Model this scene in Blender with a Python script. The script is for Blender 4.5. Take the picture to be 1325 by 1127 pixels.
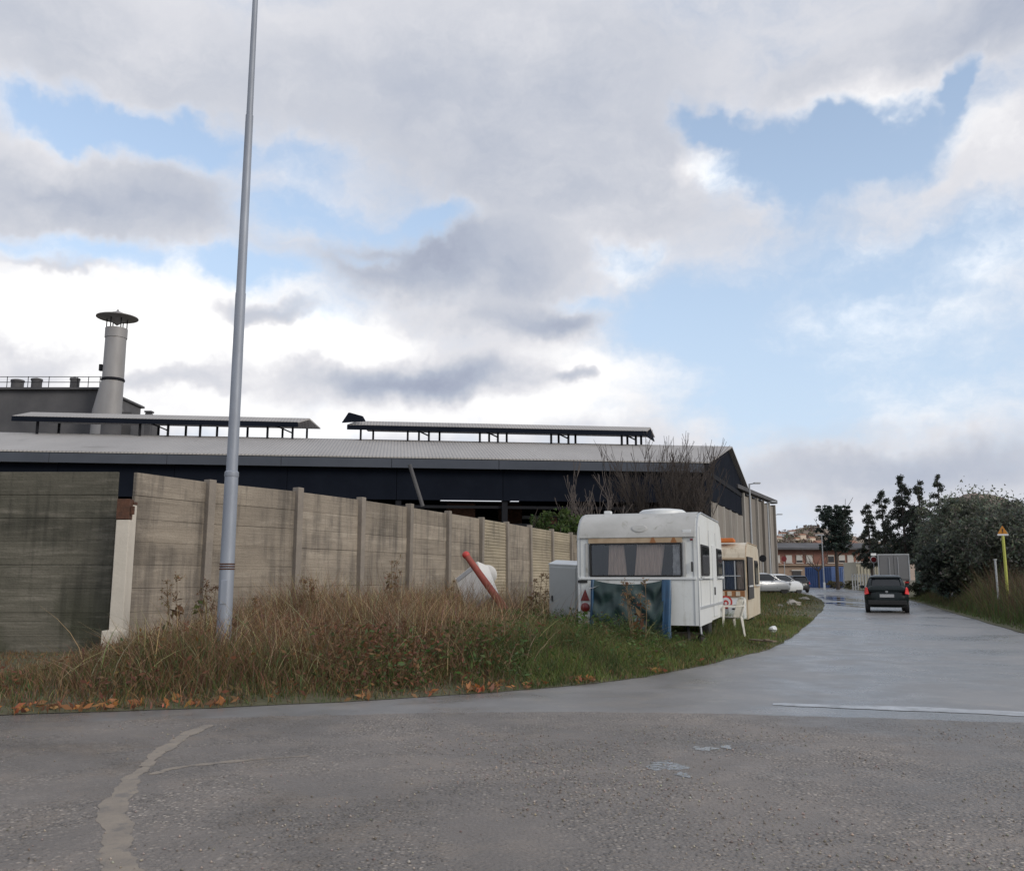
import bpy, bmesh, math, random
import numpy as np
from mathutils import Vector, Matrix

random.seed(7); rng = np.random.default_rng(7)
R = math.radians
S = bpy.context.scene
COL = S.collection
for o in list(bpy.data.objects): bpy.data.objects.remove(o)

# ------------------------------------------------------------------ camera
F = 1150.0; CX, CY = 662.5, 563.5; CH = 1.4
PITCH = math.atan(0.1587); SP, CP = math.sin(PITCH), math.cos(PITCH)
cam = bpy.data.cameras.new('camera'); camo = bpy.data.objects.new('camera', cam); COL.objects.link(camo)
camo.location = (0, 0, CH); camo.rotation_euler = (math.pi/2 + PITCH, 0, 0)
cam.sensor_width = 36; cam.lens = 36*F/1325; cam.clip_end = 6000; cam.clip_start = 0.05
S.camera = camo

def ray(px, py):
    u = (px-CX)/F; v = (CY-py)/F
    return u, CP - v*SP, SP + v*CP
def G(px, py, z=0.0):               # where a sight line meets level z
    a, b, c = ray(px, py); t = (z-CH)/c
    return Vector((a*t, b*t, z))
def D(px, py, Y):                   # point on a sight line at distance Y
    a, b, c = ray(px, py); t = Y/b
    return Vector((a*t, Y, CH + c*t))

# ------------------------------------------------------------------ sky, sun, exposure
SUN_AZ = R(128); SUN_EL = R(24)     # azimuth clockwise from +Y (behind, right)
S.view_settings.view_transform = 'Standard'; S.view_settings.look = 'None'
S.view_settings.exposure = 0.35; S.view_settings.gamma = 1.0; S.view_settings.use_curve_mapping = False

class NT:
    def __init__(s, tree): s.t = tree; s.n = tree.nodes; s.l = tree.links
    def node(s, kind, **kw):
        n = s.n.new(kind)
        for k, v in kw.items(): setattr(n, k, v)
        return n
    def put(s, sock, v):
        if hasattr(v, 'is_output') or isinstance(v, bpy.types.NodeSocket): s.l.new(v, sock)
        else: sock.default_value = v
    def math(s, op, a, b=0.0, c=None, clamp=False):
        n = s.node('ShaderNodeMath', operation=op, use_clamp=clamp)
        s.put(n.inputs[0], a); s.put(n.inputs[1], b)
        if c is not None: s.put(n.inputs[2], c)
        return n.outputs[0]
    def vmath(s, op, a, b=None):
        n = s.node('ShaderNodeVectorMath', operation=op)
        s.put(n.inputs[0], a)
        if b is not None: s.put(n.inputs[1], b)
        return n.outputs['Value'] if op in ('LENGTH', 'DOT_PRODUCT') else n.outputs[0]
    def comb(s, x, y, z):
        n = s.node('ShaderNodeCombineXYZ'); s.put(n.inputs[0], x); s.put(n.inputs[1], y); s.put(n.inputs[2], z); return n.outputs[0]
    def mapr(s, v, a, b, c, d, kind='LINEAR'):
        n = s.node('ShaderNodeMapRange', interpolation_type=kind)
        s.put(n.inputs[0], v)
        for i, q in enumerate((a, b, c, d)): s.put(n.inputs[i+1], q)
        return n.outputs[0]
    def noise(s, vec, scale, detail=4, rough=0.55, dist=0.0, col=False):
        n = s.node('ShaderNodeTexNoise'); 
        if vec is not None: s.l.new(vec, n.inputs['Vector'])
        n.inputs['Scale'].default_value = scale; n.inputs['Detail'].default_value = detail
        n.inputs['Roughness'].default_value = rough; n.inputs['Distortion'].default_value = dist
        return n.outputs['Color' if col else 0]
    def mix(s, f, a, b, blend='MIX'):
        n = s.node('ShaderNodeMix', data_type='RGBA', blend_type=blend)
        s.put(n.inputs[0], f)
        for i, q in ((6, a), (7, b)):
            if isinstance(q, tuple) and len(q) == 3: q = q + (1,)
            s.put(n.inputs[i], q)
        return n.outputs[2]
    def ramp(s, f, stops, mode='LINEAR'):
        n = s.node('ShaderNodeValToRGB'); s.put(n.inputs[0], f); cr = n.color_ramp; cr.interpolation = mode
        while len(cr.elements) < len(stops): cr.elements.new(0.5)
        for e, (p, c) in zip(cr.elements, stops):
            e.position = p; e.color = c + (1,) if len(c) == 3 else c
        return n.outputs[0]

def build_world():
    w = bpy.data.worlds.new('World'); S.world = w; w.use_nodes = True
    w.cycles.sampling_method = 'MANUAL'; w.cycles.sample_map_resolution = 256
    t = NT(w.node_tree); t.n.clear()
    out = t.node('ShaderNodeOutputWorld'); bg = t.node('ShaderNodeBackground')
    t.l.new(bg.outputs[0], out.inputs[0])
    bg.inputs[1].default_value = 0.1
    sky = t.node('ShaderNodeTexSky', sky_type='NISHITA'); sky.sun_disc = False
    sky.sun_elevation = SUN_EL; sky.sun_rotation = SUN_AZ
    sky.air_density = 1.2; sky.dust_density = 1.0; sky.ozone_density = 1.5
    tc = t.node('ShaderNodeTexCoord'); d = tc.outputs['Generated']
    sep = t.node('ShaderNodeSeparateXYZ'); t.l.new(d, sep.inputs[0])
    x, y, z = sep.outputs
    # turbulent warp of the direction, so cloud edges billow
    wn = t.noise(d, 7.0, 5, 0.62, col=True)
    wv = t.vmath('MULTIPLY', t.vmath('SUBTRACT', wn, (0.5, 0.5, 0.5)), (0.17, 0.17, 0.10))
    wn2 = t.noise(d, 2.4, 1, 0.5, col=True)
    wv2 = t.vmath('MULTIPLY', t.vmath('SUBTRACT', wn2, (0.5, 0.5, 0.5)), (0.045, 0.045, 0.02))
    dw = t.vmath('ADD', t.vmath('ADD', d, wv), wv2)
    s2 = t.node('ShaderNodeSeparateXYZ'); t.l.new(dw, s2.inputs[0])
    az = t.math('ARCTAN2', s2.outputs[0], s2.outputs[1])
    hyp = t.math('SQRT', t.math('ADD', t.math('MULTIPLY', s2.outputs[0], s2.outputs[0]), t.math('MULTIPLY', s2.outputs[1], s2.outputs[1])))
    el = t.math('ARCTAN2', s2.outputs[2], hyp)
    ae = t.comb(az, el, 0.0)
    # layered noise for the whole dome (flattened towards the horizon)
    zz = t.math('ADD', t.math('MAXIMUM', z, 0.0), 0.16)
    pl = t.comb(t.math('DIVIDE', x, zz), t.math('DIVIDE', y, zz), 0.0)
    n1 = t.noise(pl, 0.55, 4, 0.5)
    n2 = t.noise(pl, 1.7, 5, 0.55)
    n3 = t.noise(t.vmath('MULTIPLY', dw, (1.0, 1.0, 1.7)), 11.0, 6, 0.62)
    cover = t.math('ADD', t.math('MULTIPLY', t.math('SUBTRACT', n1, 0.5), 1.3), t.math('MULTIPLY', t.math('SUBTRACT', n2, 0.5), 0.8))
    cover = t.math('ADD', t.math('ADD', cover, t.math('MULTIPLY', t.math('SUBTRACT', n3, 0.5), 0.85)), 0.66)
    bright = t.math('ADD', t.math('MULTIPLY', t.math('SUBTRACT', n2, 0.5), 0.55), t.math('MULTIPLY', t.math('SUBTRACT', n3, 0.5), 0.55))
    bright = t.math('ADD', bright, 0.54)
    def blob(acc, px, py, rx, ry, w):
        a, b, c = ray(px, py)
        a0 = math.atan2(a, b); e0 = math.atan2(c, math.hypot(a, b))
        v = t.vmath('MULTIPLY', t.vmath('SUBTRACT', ae, (a0, e0, 0)), (F/rx, F/ry, 0))
        m = t.mapr(t.vmath('LENGTH', v), 0.12, 1.42, w, 0.0, 'SMOOTHSTEP')
        return t.math('ADD', acc, m)
    for b in CLEAR: cover = blob(cover, *b)
    for b in SHADE: bright = blob(bright, *b)
    cmask = t.mapr(cover, 0.02, 0.84, 0.0, 1.0, 'SMOOTHSTEP')
    thin = t.mapr(cover, 0.30, 1.05, 0.20, -0.03, 'SMOOTHSTEP')     # thin cloud edges let the light through
    bright = t.math('ADD', bright, thin)
    ccol = t.ramp(t.math('MULTIPLY', bright, 0.6), [(0.0, (2.7, 3.0, 3.9)), (0.15, (3.6, 3.95, 4.75)), (0.30, (4.75, 4.95, 5.5)),
                            (0.46, (6.3, 6.3, 6.6)), (0.62, (8.8, 8.75, 8.7)), (1.0, (11.5, 11.4, 11.2))])
    haze = t.mapr(z, 0.0, 0.55, 0.85, 0.25, 'SMOOTHSTEP')
    blue = t.mix(1.0, sky.outputs[0], (SKYMUL[0], SKYMUL[1], SKYMUL[2]), 'MULTIPLY')
    blue = t.mix(haze, blue, (4.5, 5.6, 7.3))
    t.l.new(t.mix(cmask, blue, ccol), bg.inputs[0])

SKYMUL = (1.9, 1.7, 1.6)
# places where the sky is clear (-) or solid cloud (+), and where cloud is lit (+) or dense (-)
CLEAR = [(190,175,140,34,-.8),(50,160,70,26,-.6),(395,270,80,40,-.6),(570,290,110,24,-.6),(400,205,60,24,-.45),(150,325,170,18,-.5),(330,350,60,28,-.5),
         (1090,190,200,54,-.95),(1238,95,26,46,-.9),(930,150,60,24,-.8),(1030,260,60,40,-.6),(880,400,120,60,-.55),(1120,440,260,140,-.55),(1180,320,180,60,-.45),(960,500,110,70,-.4),(815,325,50,20,-.4),(740,385,60,18,-.45),(470,330,40,14,-.4),
         (600,110,330,95,.55),(760,240,180,70,.6),(130,240,170,55,.55),(130,55,260,70,.55),(560,345,150,45,.5),(680,410,90,26,.5),(180,470,260,90,.5),(560,495,200,45,.5),(1250,30,130,50,.55),(1290,190,70,45,.5),(1110,100,110,40,.5),(1130,290,150,22,.08),(1180,610,230,36,.4)]
SHADE = [(170,425,300,85,.60),(70,205,110,22,.22),(420,545,420,40,.40),(450,450,150,34,.35),(740,490,150,60,.48),(955,215,42,26,.55),(910,200,50,20,.3),(1130,125,110,30,.28),(1300,190,70,50,.30),(820,335,60,26,.25),(300,40,200,45,.12),(1180,430,220,130,.22),(1140,400,60,26,.15),(1300,310,60,40,.25),
         (150,250,190,46,-.26),(560,335,180,50,-.32),(690,412,95,22,-.36),(335,408,70,16,-.55),(560,490,160,30,-.50),(730,492,34,12,-.5),(640,190,240,90,-.12),(1270,30,120,50,-.20),(1180,600,240,32,-.20),(1110,292,150,20,-.12),(1080,565,130,12,-.16),(60,455,60,24,-.25),(230,490,60,16,-.35),(100,338,60,10,-.3)]
build_world()

sun = bpy.data.lights.new('sun', 'SUN'); sun.energy = 1.3; sun.angle = R(22); sun.color = (1.0, 0.93, 0.83)
suno = bpy.data.objects.new('sun', sun); COL.objects.link(suno)
sd = Vector((math.sin(SUN_AZ)*math.cos(SUN_EL), math.cos(SUN_AZ)*math.cos(SUN_EL), math.sin(SUN_EL)))
suno.rotation_euler = sd.to_track_quat('Z', 'Y').to_euler(); suno.location = (20, -20, 30)

# ------------------------------------------------------------------ object helpers
def tag(o, label=None, cat=None, group=None, kind=None):
    if label: o['label'] = label
    if cat: o['category'] = cat
    if group: o['group'] = group
    if kind: o['kind'] = kind
    return o
def empty(name, loc=(0,0,0), rz=0.0, label=None, cat=None, group=None):
    o = bpy.data.objects.new(name, None); COL.objects.link(o); o.empty_display_size = 0.2
    o.location = loc; o.rotation_euler = (0, 0, rz)
    return tag(o, label, cat, group)
def link_mesh(name, me, parent=None, loc=None, rot=None, scale=None):
    o = bpy.data.objects.new(name, me); COL.objects.link(o)
    if parent is not None: o.parent = parent
    if loc is not None: o.location = loc
    if rot is not None: o.rotation_euler = rot
    if scale is not None: o.scale = scale
    return o
def np_mesh(name, verts, quads, mat, parent=None, colors=None, smooth=False, loc=None):
    me = bpy.data.meshes.new(name); nv, nq = len(verts), len(quads); k = quads.shape[1]
    me.vertices.add(nv); me.vertices.foreach_set('co', np.ascontiguousarray(verts, dtype=np.float32).ravel())
    me.loops.add(nq*k); me.polygons.add(nq)
    me.polygons.foreach_set('loop_start', np.arange(0, nq*k, k, dtype=np.int32))
    me.loops.foreach_set('vertex_index', np.ascontiguousarray(quads, dtype=np.int32).ravel())
    if colors is not None:
        ca = me.color_attributes.new('Col', 'FLOAT_COLOR', 'POINT')
        c4 = np.ones((nv, 4), dtype=np.float32); c4[:, :3] = colors; ca.data.foreach_set('color', c4.ravel())
    me.update(calc_edges=True); me.validate()
    if smooth: me.polygons.foreach_set('use_smooth', np.ones(nq, dtype=bool))
    if mat: me.materials.append(mat)
    return link_mesh(name, me, parent, loc)

class MB:
    def __init__(s): s.v = []; s.f = []
    def add(s, vs, fs):
        n = len(s.v); s.v += [Vector(q) for q in vs]; s.f += [[i+n for i in f] for f in fs]; return s
    def box(s, c, size, rot=None, taper=1.0):
        hx, hy, hz = size[0]/2, size[1]/2, size[2]/2
        vs = [Vector((x*hx*(taper if z > 0 else 1), y*hy*(taper if z > 0 else 1), z*hz)) for z in (-1,1) for y in (-1,1) for x in (-1,1)]
        if rot is not None: vs = [rot @ q for q in vs]
        c = Vector(c)
        return s.add([q+c for q in vs], [(0,2,3,1),(4,5,7,6),(0,1,5,4),(2,6,7,3),(0,4,6,2),(1,3,7,5)])
    def bar(s, a, b, w, h=None, up=(0,0,1)):
        a, b = Vector(a), Vector(b); d = b-a; L = d.length; h = h or w
        z = d.normalized(); u = Vector(up)
        if abs(z.dot(u)) > .98: u = Vector((0,1,0))
        x = u.cross(z).normalized(); y = z.cross(x)
        m = Matrix((x, y, z)).transposed()
        return s.box((a+b)/2, (w, h, L), m)
    def tube(s, pts, rad, n=8, cap=True):
        pts = [Vector(p) for p in pts]; k = len(pts)
        if not hasattr(rad, '__len__'): rad = [rad]*k
        base = len(s.v); ref = None; vs = []; fs = []
        for i, p in enumerate(pts):
            d = (pts[min(i+1,k-1)] - pts[max(i-1,0)]).normalized()
            if ref is None: ref = Vector((0,1,0)) if abs(d.z) > .9 else Vector((0,0,1))
            x = ref.cross(d).normalized(); y = d.cross(x); ref = y.cross(x)*-1 if False else y
            ref = y
            for j in range(n):
                a = 2*math.pi*j/n; vs.append(p + (x*math.cos(a) + y*math.sin(a))*rad[i])
        for i in range(k-1):
            for j in range(n):
                fs.append((i*n+j, i*n+(j+1)%n, (i+1)*n+(j+1)%n, (i+1)*n+j))
        if cap: fs.append(tuple(range(n-1,-1,-1))); fs.append(tuple((k-1)*n+j for j in range(n)))
        return s.add(vs, fs)
    def lathe(s, prof, n=16, c=(0,0,0), axis='Z'):
        c = Vector(c); vs = []; fs = []
        for r, z in prof:
            for j in range(n):
                a = 2*math.pi*j/n; p = Vector((r*math.cos(a), r*math.sin(a), z))
                if axis == 'Y': p = Vector((p.x, p.z, p.y))
                if axis == 'X': p = Vector((p.z, p.x, p.y))
                vs.append(p + c)
        for i in range(len(prof)-1):
            for j in range(n): fs.append((i*n+j, i*n+(j+1)%n, (i+1)*n+(j+1)%n, (i+1)*n+j))
        fs.append(tuple(range(n-1,-1,-1))); fs.append(tuple((len(prof)-1)*n+j for j in range(n)))
        return s.add(vs, fs)
    def loft(s, secs, closed=True, caps=True):
        n = len(secs[0]); vs = [p for q in secs for p in q]; fs = []
        for i in range(len(secs)-1):
            for j in range(n if closed else n-1):
                fs.append((i*n+j, i*n+(j+1)%n, (i+1)*n+(j+1)%n, (i+1)*n+j))
        if caps: fs.append(tuple(range(n-1,-1,-1))); fs.append(tuple((len(secs)-1)*n+j for j in range(n)))
        return s.add(vs, fs)
    def prism(s, prof, x0, x1):          # (y,z) outline extruded along x
        return s.loft([[(x0, a, b) for a, b in prof], [(x1, a, b) for a, b in prof]])
    def build(s, name, mat, parent=None, smooth=False, bevel=0.0, loc=None, sharp=35):
        me = bpy.data.meshes.new(name)
        bm = bmesh.new()
        vv = [bm.verts.new(q) for q in s.v]
        for f in s.f:
            try: bm.faces.new([vv[i] for i in f])
            except ValueError: pass
        bmesh.ops.recalc_face_normals(bm, faces=bm.faces)
        if bevel: bmesh.ops.bevel(bm, geom=[e for e in bm.edges if len(e.link_faces)==2 and e.calc_face_angle(0) > R(30)], offset=bevel, segments=2, affect='EDGES', profile=0.6, clamp_overlap=True)
        if smooth:
            for f in bm.faces: f.smooth = True
            for e in bm.edges:
                if len(e.link_faces) == 2 and e.calc_face_angle(0) > R(sharp): e.smooth = False
        bm.to_mesh(me); bm.free()
        if mat: me.materials.append(mat)
        return link_mesh(name, me, parent, loc)
def bx(name, c, size, mat, parent=None, bevel=0.0, rot=None):
    return MB().box(c, size, rot).build(name, mat, parent, bevel=bevel)

# ------------------------------------------------------------------ materials
def mat(name, col, rough=0.7, var=0.15, vscale=3.0, col2=None, stain=None, bump=0.0, bscale=30.0, metal=0.0, spec=0.5, stretch=(1,1,1), rand=0.0, coat=0.0):
    m = bpy.data.materials.new(name); m.use_nodes = True; t = NT(m.node_tree); p = t.n['Principled BSDF']
    tc = t.node('ShaderNodeTexCoord'); vec = t.vmath('MULTIPLY', tc.outputs['Object'], stretch)
    n = t.noise(vec, vscale, 6, 0.6)
    c2 = col2 or tuple(q*0.6 for q in col)
    f = t.mapr(n, 0.5-0.22, 0.5+0.22, 0, 1)
    f = t.math('MULTIPLY', f, var*2 if not col2 else 1.0, clamp=True)
    c = t.mix(f, tuple(col), tuple(c2))
    if stain:      # (colour, scale, threshold): patches of dirt or rust with a shape of their own
        sc, ss, th = stain
        sn = t.noise(tc.outputs['Object'], ss, 7, 0.65, 0.4)
        c = t.mix(t.mapr(sn, th, th+0.12, 0, 0.85, 'SMOOTHSTEP'), c, tuple(sc))
    if rand:
        oi = t.node('ShaderNodeObjectInfo'); k = t.mapr(oi.outputs['Random'], 0, 1, 1-rand, 1+rand)
        c = t.mix(1.0, c, t.comb(k, k, k), 'MULTIPLY')
    t.l.new(c, p.inputs['Base Color']); p.inputs['Metallic'].default_value = metal
    t.put(p.inputs['Roughness'], t.mapr(n, 0.3, 0.7, max(rough-0.08, 0.02), min(rough+0.08, 1)))
    p.inputs['Specular IOR Level'].default_value = spec; p.inputs['Coat Weight'].default_value = coat
    if bump:
        b = t.node('ShaderNodeBump'); b.inputs['Strength'].default_value = bump; b.inputs['Distance'].default_value = 0.02
        t.l.new(t.noise(vec, bscale, 5, 0.6), b.inputs['Height']); t.l.new(b.outputs[0], p.inputs['Normal'])
    return m
def glass_mat(name, tint=(0.03,0.035,0.04), clear=0.0, rough=0.04):
    m = bpy.data.materials.new(name); m.use_nodes = True; t = NT(m.node_tree); p = t.n['Principled BSDF']
    p.inputs['Base Color'].default_value = tint + (1,); p.inputs['Roughness'].default_value = rough
    if clear:
        o = t.n['Material Output']; tr = t.node('ShaderNodeBsdfTransparent'); mx = t.node('ShaderNodeMixShader')
        fr = t.node('ShaderNodeFresnel'); fr.inputs[0].default_value = 1.5
        f = t.math('ADD', t.math('MULTIPLY', fr.outputs[0], 0.9), 1-clear, clamp=True)
        g = t.node('ShaderNodeBsdfGlossy'); g.inputs['Roughness'].default_value = rough; g.inputs[0].default_value = (.8,.85,.9,1)
        t.l.new(f, mx.inputs[0]); t.l.new(tr.outputs[0], mx.inputs[1]); t.l.new(g.outputs[0], mx.inputs[2]); t.l.new(mx.outputs[0], o.inputs[0])
    return m
def leaf_mat(name, trans=0.35, rough=0.55):
    m = bpy.data.materials.new(name); m.use_nodes = True; t = NT(m.node_tree); p = t.n['Principled BSDF']; o = t.n['Material Output']
    a = t.node('ShaderNodeAttribute'); a.attribute_name = 'Col'
    t.l.new(a.outputs['Color'], p.inputs['Base Color']); p.inputs['Roughness'].default_value = rough; p.inputs['Specular IOR Level'].default_value = 0.25
    tr = t.node('ShaderNodeBsdfTranslucent'); t.l.new(a.outputs['Color'], tr.inputs[0])
    mx = t.node('ShaderNodeMixShader'); mx.inputs[0].default_value = trans
    t.l.new(p.outputs[0], mx.inputs[1]); t.l.new(tr.outputs[0], mx.inputs[2]); t.l.new(mx.outputs[0], o.inputs[0])
    return m

def asphalt(name, base, agg, light, aggscale, rough0, rough1, bump, dist, patchy=False):
    m = bpy.data.materials.new(name); m.use_nodes = True; t = NT(m.node_tree); p = t.n['Principled BSDF']
    tc = t.node('ShaderNodeTexCoord'); v = tc.outputs['Object']
    vo = t.node('ShaderNodeTexVoronoi'); vo.inputs['Scale'].default_value = aggscale; t.l.new(v, vo.inputs['Vector'])
    big = t.noise(v, 0.35, 6, 0.62, 0.6); mid = t.noise(v, 1.9, 6, 0.6); fine = t.noise(v, 45, 4, 0.6)
    stone = t.mapr(vo.outputs['Distance'], 0.25, 0.62, 1, 0)
    if patchy: stone = t.math('MULTIPLY', stone, t.mapr(t.noise(v, 1.1, 5, .65, .8), .40, .60, .12, 1.0))
    sr = t.node('ShaderNodeSeparateColor'); t.l.new(vo.outputs['Color'], sr.inputs[0])
    c = t.mix(t.math('MULTIPLY', stone, t.mapr(sr.outputs[0], 0.45, 1.0, 0.0, agg)), base, light)
    c = t.mix(t.mapr(big, 0.36, 0.62, 0, 0.75), c, tuple(q*0.5 for q in base))
    c = t.mix(t.mapr(mid, 0.5, 0.75, 0, 0.35), c, (base[0]*1.5, base[1]*1.32, base[2]*1.12))
    t.l.new(c, p.inputs['Base Color'])
    wet = t.mapr(t.math('ADD', t.math('MULTIPLY', big, 0.7), t.math('MULTIPLY', mid, 0.3)), 0.42, 0.60, 0, 1, 'SMOOTHSTEP')
    t.put(p.inputs['Roughness'], t.mapr(wet, 0, 1, rough1, rough0)); p.inputs['Specular IOR Level'].default_value = 0.5
    b = t.node('ShaderNodeBump'); b.inputs['Strength'].default_value = bump; b.inputs['Distance'].default_value = dist
    hgt = t.math('ADD', t.math('MULTIPLY', stone, t.mapr(sr.outputs[1], 0, 1, 0.3, 1.0)), t.math('MULTIPLY', fine, 0.6))
    t.l.new(t.math('ADD', hgt, t.math('MULTIPLY', mid, 1.2)), b.inputs['Height']); t.l.new(b.outputs[0], p.inputs['Normal'])
    return m

M = {}
def wall_mat(name, a, b, dark, light, lightamt, darkth, moss=None):
    m = bpy.data.materials.new(name); m.use_nodes = True; t = NT(m.node_tree); p = t.n['Principled BSDF']
    g = t.node('ShaderNodeNewGeometry'); pos = g.outputs['Position']; oi = t.node('ShaderNodeObjectInfo')
    big = t.noise(pos, .75, 5, .6, .5); band = t.noise(t.vmath('MULTIPLY', pos, (.7,.7,6.0)), 1.5, 5, .62); drip = t.noise(t.vmath('MULTIPLY', pos, (5.0,5.0,.35)), 1.3, 4, .6); fine = t.noise(pos, 26, 5, .65)
    c = t.mix(t.mapr(big, .32, .68, 0, 1), a, b)
    c = t.mix(t.mapr(band, .50, .72, 0, lightamt), c, light)
    c = t.mix(t.mapr(t.math('ADD', t.math('MULTIPLY', drip, .55), t.math('MULTIPLY', big, .45)), darkth, darkth+.14, 0, .72), c, dark)
    lines = t.noise(t.vmath('MULTIPLY', pos, (.5,.5,26.0)), 1.2, 4, .6)
    c = t.mix(t.mapr(lines, .52, .70, 0, .45), c, tuple(q*.55 for q in a))
    c = t.mix(t.mapr(fine, .48, .72, 0, .40), c, tuple(q*.55 for q in a))
    if moss:
        sep = t.node('ShaderNodeSeparateXYZ'); t.l.new(pos, sep.inputs[0])
        c = t.mix(t.math('MULTIPLY', t.mapr(sep.outputs[2], 1.3, .1, 0, 1), t.mapr(big, .42, .62, 0, .6)), c, moss)
    k = t.mapr(oi.outputs['Random'], 0, 1, .84, 1.14); c = t.mix(1.0, c, t.comb(k,k,k), 'MULTIPLY')
    t.l.new(c, p.inputs['Base Color']); p.inputs['Roughness'].default_value = .92; p.inputs['Specular IOR Level'].default_value = .2
    bp_ = t.node('ShaderNodeBump'); bp_.inputs['Strength'].default_value = .6; bp_.inputs['Distance'].default_value = .02
    t.l.new(t.math('ADD', fine, t.math('ADD', band, lines)), bp_.inputs['Height']); t.l.new(bp_.outputs[0], p.inputs['Normal']); return m
M['road'] = asphalt('wet_asphalt', (.215,.206,.20), .45, (.34,.335,.33), 80, .25, .45, .2, .005)
M['apron'] = asphalt('coarse_asphalt', (.215,.190,.170), 1.0, (.66,.58,.50), 34, .34, .62, 1.0, .03, True)
M['soil'] = mat('verge_soil', (.105,.085,.055), .95, .4, 2.0, col2=(.075,.088,.036), bump=.6, bscale=14)
M['field'] = mat('field_ground', (.10,.10,.055), .95, .4, .12, col2=(.13,.10,.07))
M['patch'] = mat('trench_patch', (.29,.245,.195), .8, .3, 4.0, col2=(.205,.18,.155), stain=((.17,.155,.14), 7, .53), bump=.4, bscale=40)
M['water_dark'] = glass_mat('clear_puddle_water', (.02,.02,.02), rough=.03)
M['water'] = glass_mat('puddle_water', (.22,.225,.23), rough=.03)  # pale base puts the bright sky reflection into the water's colour
def ripple(m):
    t = NT(m.node_tree); p = t.n['Principled BSDF']; p.inputs['Specular IOR Level'].default_value = .8
    b = t.node('ShaderNodeBump'); b.inputs['Strength'].default_value = .5; b.inputs['Distance'].default_value = .02
    t.l.new(t.noise(t.node('ShaderNodeTexCoord').outputs['Object'], 16, 3, .6), b.inputs['Height']); t.l.new(b.outputs[0], p.inputs['Normal'])
ripple(M['water'])
M['concrete'] = wall_mat('wall_concrete', (.325,.28,.225), (.215,.187,.155), (.095,.085,.075), (.42,.37,.305), .6, .48)
M['concrete_rib'] = wall_mat('ribbed_concrete', (.40,.345,.255), (.30,.262,.20), (.15,.132,.107), (.47,.41,.32), .4, .52)
M['concrete_dark'] = wall_mat('mossy_shaded_concrete', (.15,.14,.112), (.085,.083,.066), (.04,.04,.034), (.25,.23,.19), .75, .50, (.055,.06,.03))  # mossy, and base colour also darkened for the wall's shaded facing
M['post_conc'] = mat('post_concrete', (.27,.235,.195), .9, .3, 3.0, col2=(.18,.16,.14), bump=.4, bscale=30, rand=.08)
M['post_white'] = mat('limewashed_concrete', (.62,.57,.49), .85, .2, 3.0, stain=((.25,.19,.13), 3.0, .6), bump=.3, bscale=25)
M['rust'] = mat('rusted_iron', (.13,.055,.03), .9, .4, 9, col2=(.05,.03,.022), bump=.5, bscale=40)
M['galv'] = mat('galvanised_steel', (.30,.33,.38), .55, .25, 4.0, col2=(.23,.25,.29), stain=((.20,.17,.14), 2.2, .63), metal=.25, stretch=(1,1,.25), bump=.05)
M['galv_thin'] = mat('grey_painted_steel', (.42,.44,.46), .5, .15, 4.0, metal=.2)
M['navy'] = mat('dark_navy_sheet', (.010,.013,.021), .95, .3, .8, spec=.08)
M['steel_dark'] = mat('dark_steel', (.018,.019,.023), .85, .2, 2.0, spec=.15)
M['roof'] = None
M['fascia'] = mat('grey_gutter', (.075,.085,.105), .8, .2, .7, spec=.2)
M['white_gel'] = mat('white_caravan_skin', (.66,.68,.66), .42, .12, 1.2, col2=(.56,.58,.56), stain=((.42,.40,.36), 2.3, .66))
M['white_plain'] = mat('white_painted_metal', (.68,.70,.70), .45, .12, 3.0)
def weathered(name, col, dirt, grime):
    m = bpy.data.materials.new(name); m.use_nodes = True; t = NT(m.node_tree); p = t.n['Principled BSDF']
    v = t.node('ShaderNodeTexCoord').outputs['Object']
    big = t.noise(v, 1.3, 6, .65, .4); drip = t.noise(t.vmath('MULTIPLY', v, (7,7,.55)), 1.4, 5, .65); fine = t.noise(v, 22, 5, .7)
    c = t.mix(t.mapr(big, .40, .70, 0, .55), col, dirt)
    c = t.mix(t.mapr(t.math('ADD', t.math('MULTIPLY', drip, .7), t.math('MULTIPLY', big, .3)), .53, .70, 0, .75), c, grime)
    c = t.mix(t.mapr(fine, .58, .75, 0, .5), c, grime)
    t.l.new(c, p.inputs['Base Color']); t.put(p.inputs['Roughness'], t.mapr(big, .3, .7, .36, .62)); p.inputs['Specular IOR Level'].default_value = .4
    b = t.node('ShaderNodeBump'); b.inputs['Strength'].default_value = .25; b.inputs['Distance'].default_value = .03; t.l.new(t.noise(v, 2.6, 3, .5), b.inputs['Height']); t.l.new(b.outputs[0], p.inputs['Normal'])
    return m
M['white_gel'] = weathered('white_caravan_skin', (.68,.70,.69), (.55,.56,.53), (.36,.35,.30))
M['cap_grey'] = mat('weathered_roof_moulding', (.47,.47,.455), .6, .3, 2.0, col2=(.36,.36,.345), stain=((.27,.27,.23), 5, .56), bump=.2, bscale=12)
M['cream'] = weathered('yellowed_caravan_skin', (.60,.54,.43), (.50,.42,.31), (.27,.19,.12))
M['cream_dirty'] = mat('stained_cream_trim', (.48,.38,.26), .6, .3, 5, col2=(.34,.24,.15))
M['orange'] = mat('orange_plastic', (.62,.17,.03), .5, .15, 5)
M['rustbrown'] = mat('rust_stain_plate', (.33,.15,.06), .8, .3, 8)
M['black'] = mat('black_rubber', (.018,.018,.019), .7, .2, 6)
M['darkin'] = mat('dark_interior', (.06,.057,.057), .9, .3, 3)
M['curtain'] = mat('pale_curtain', (.70,.56,.46), .9, .2, 8, stretch=(6,1,.3), col2=(.42,.33,.28))
M['curtain_blue'] = mat('blue_curtain', (.10,.14,.24), .9, .2, 8, stretch=(6,1,.3), col2=(.06,.09,.17))
M['pane'] = glass_mat('window_pane', clear=.95)
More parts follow.
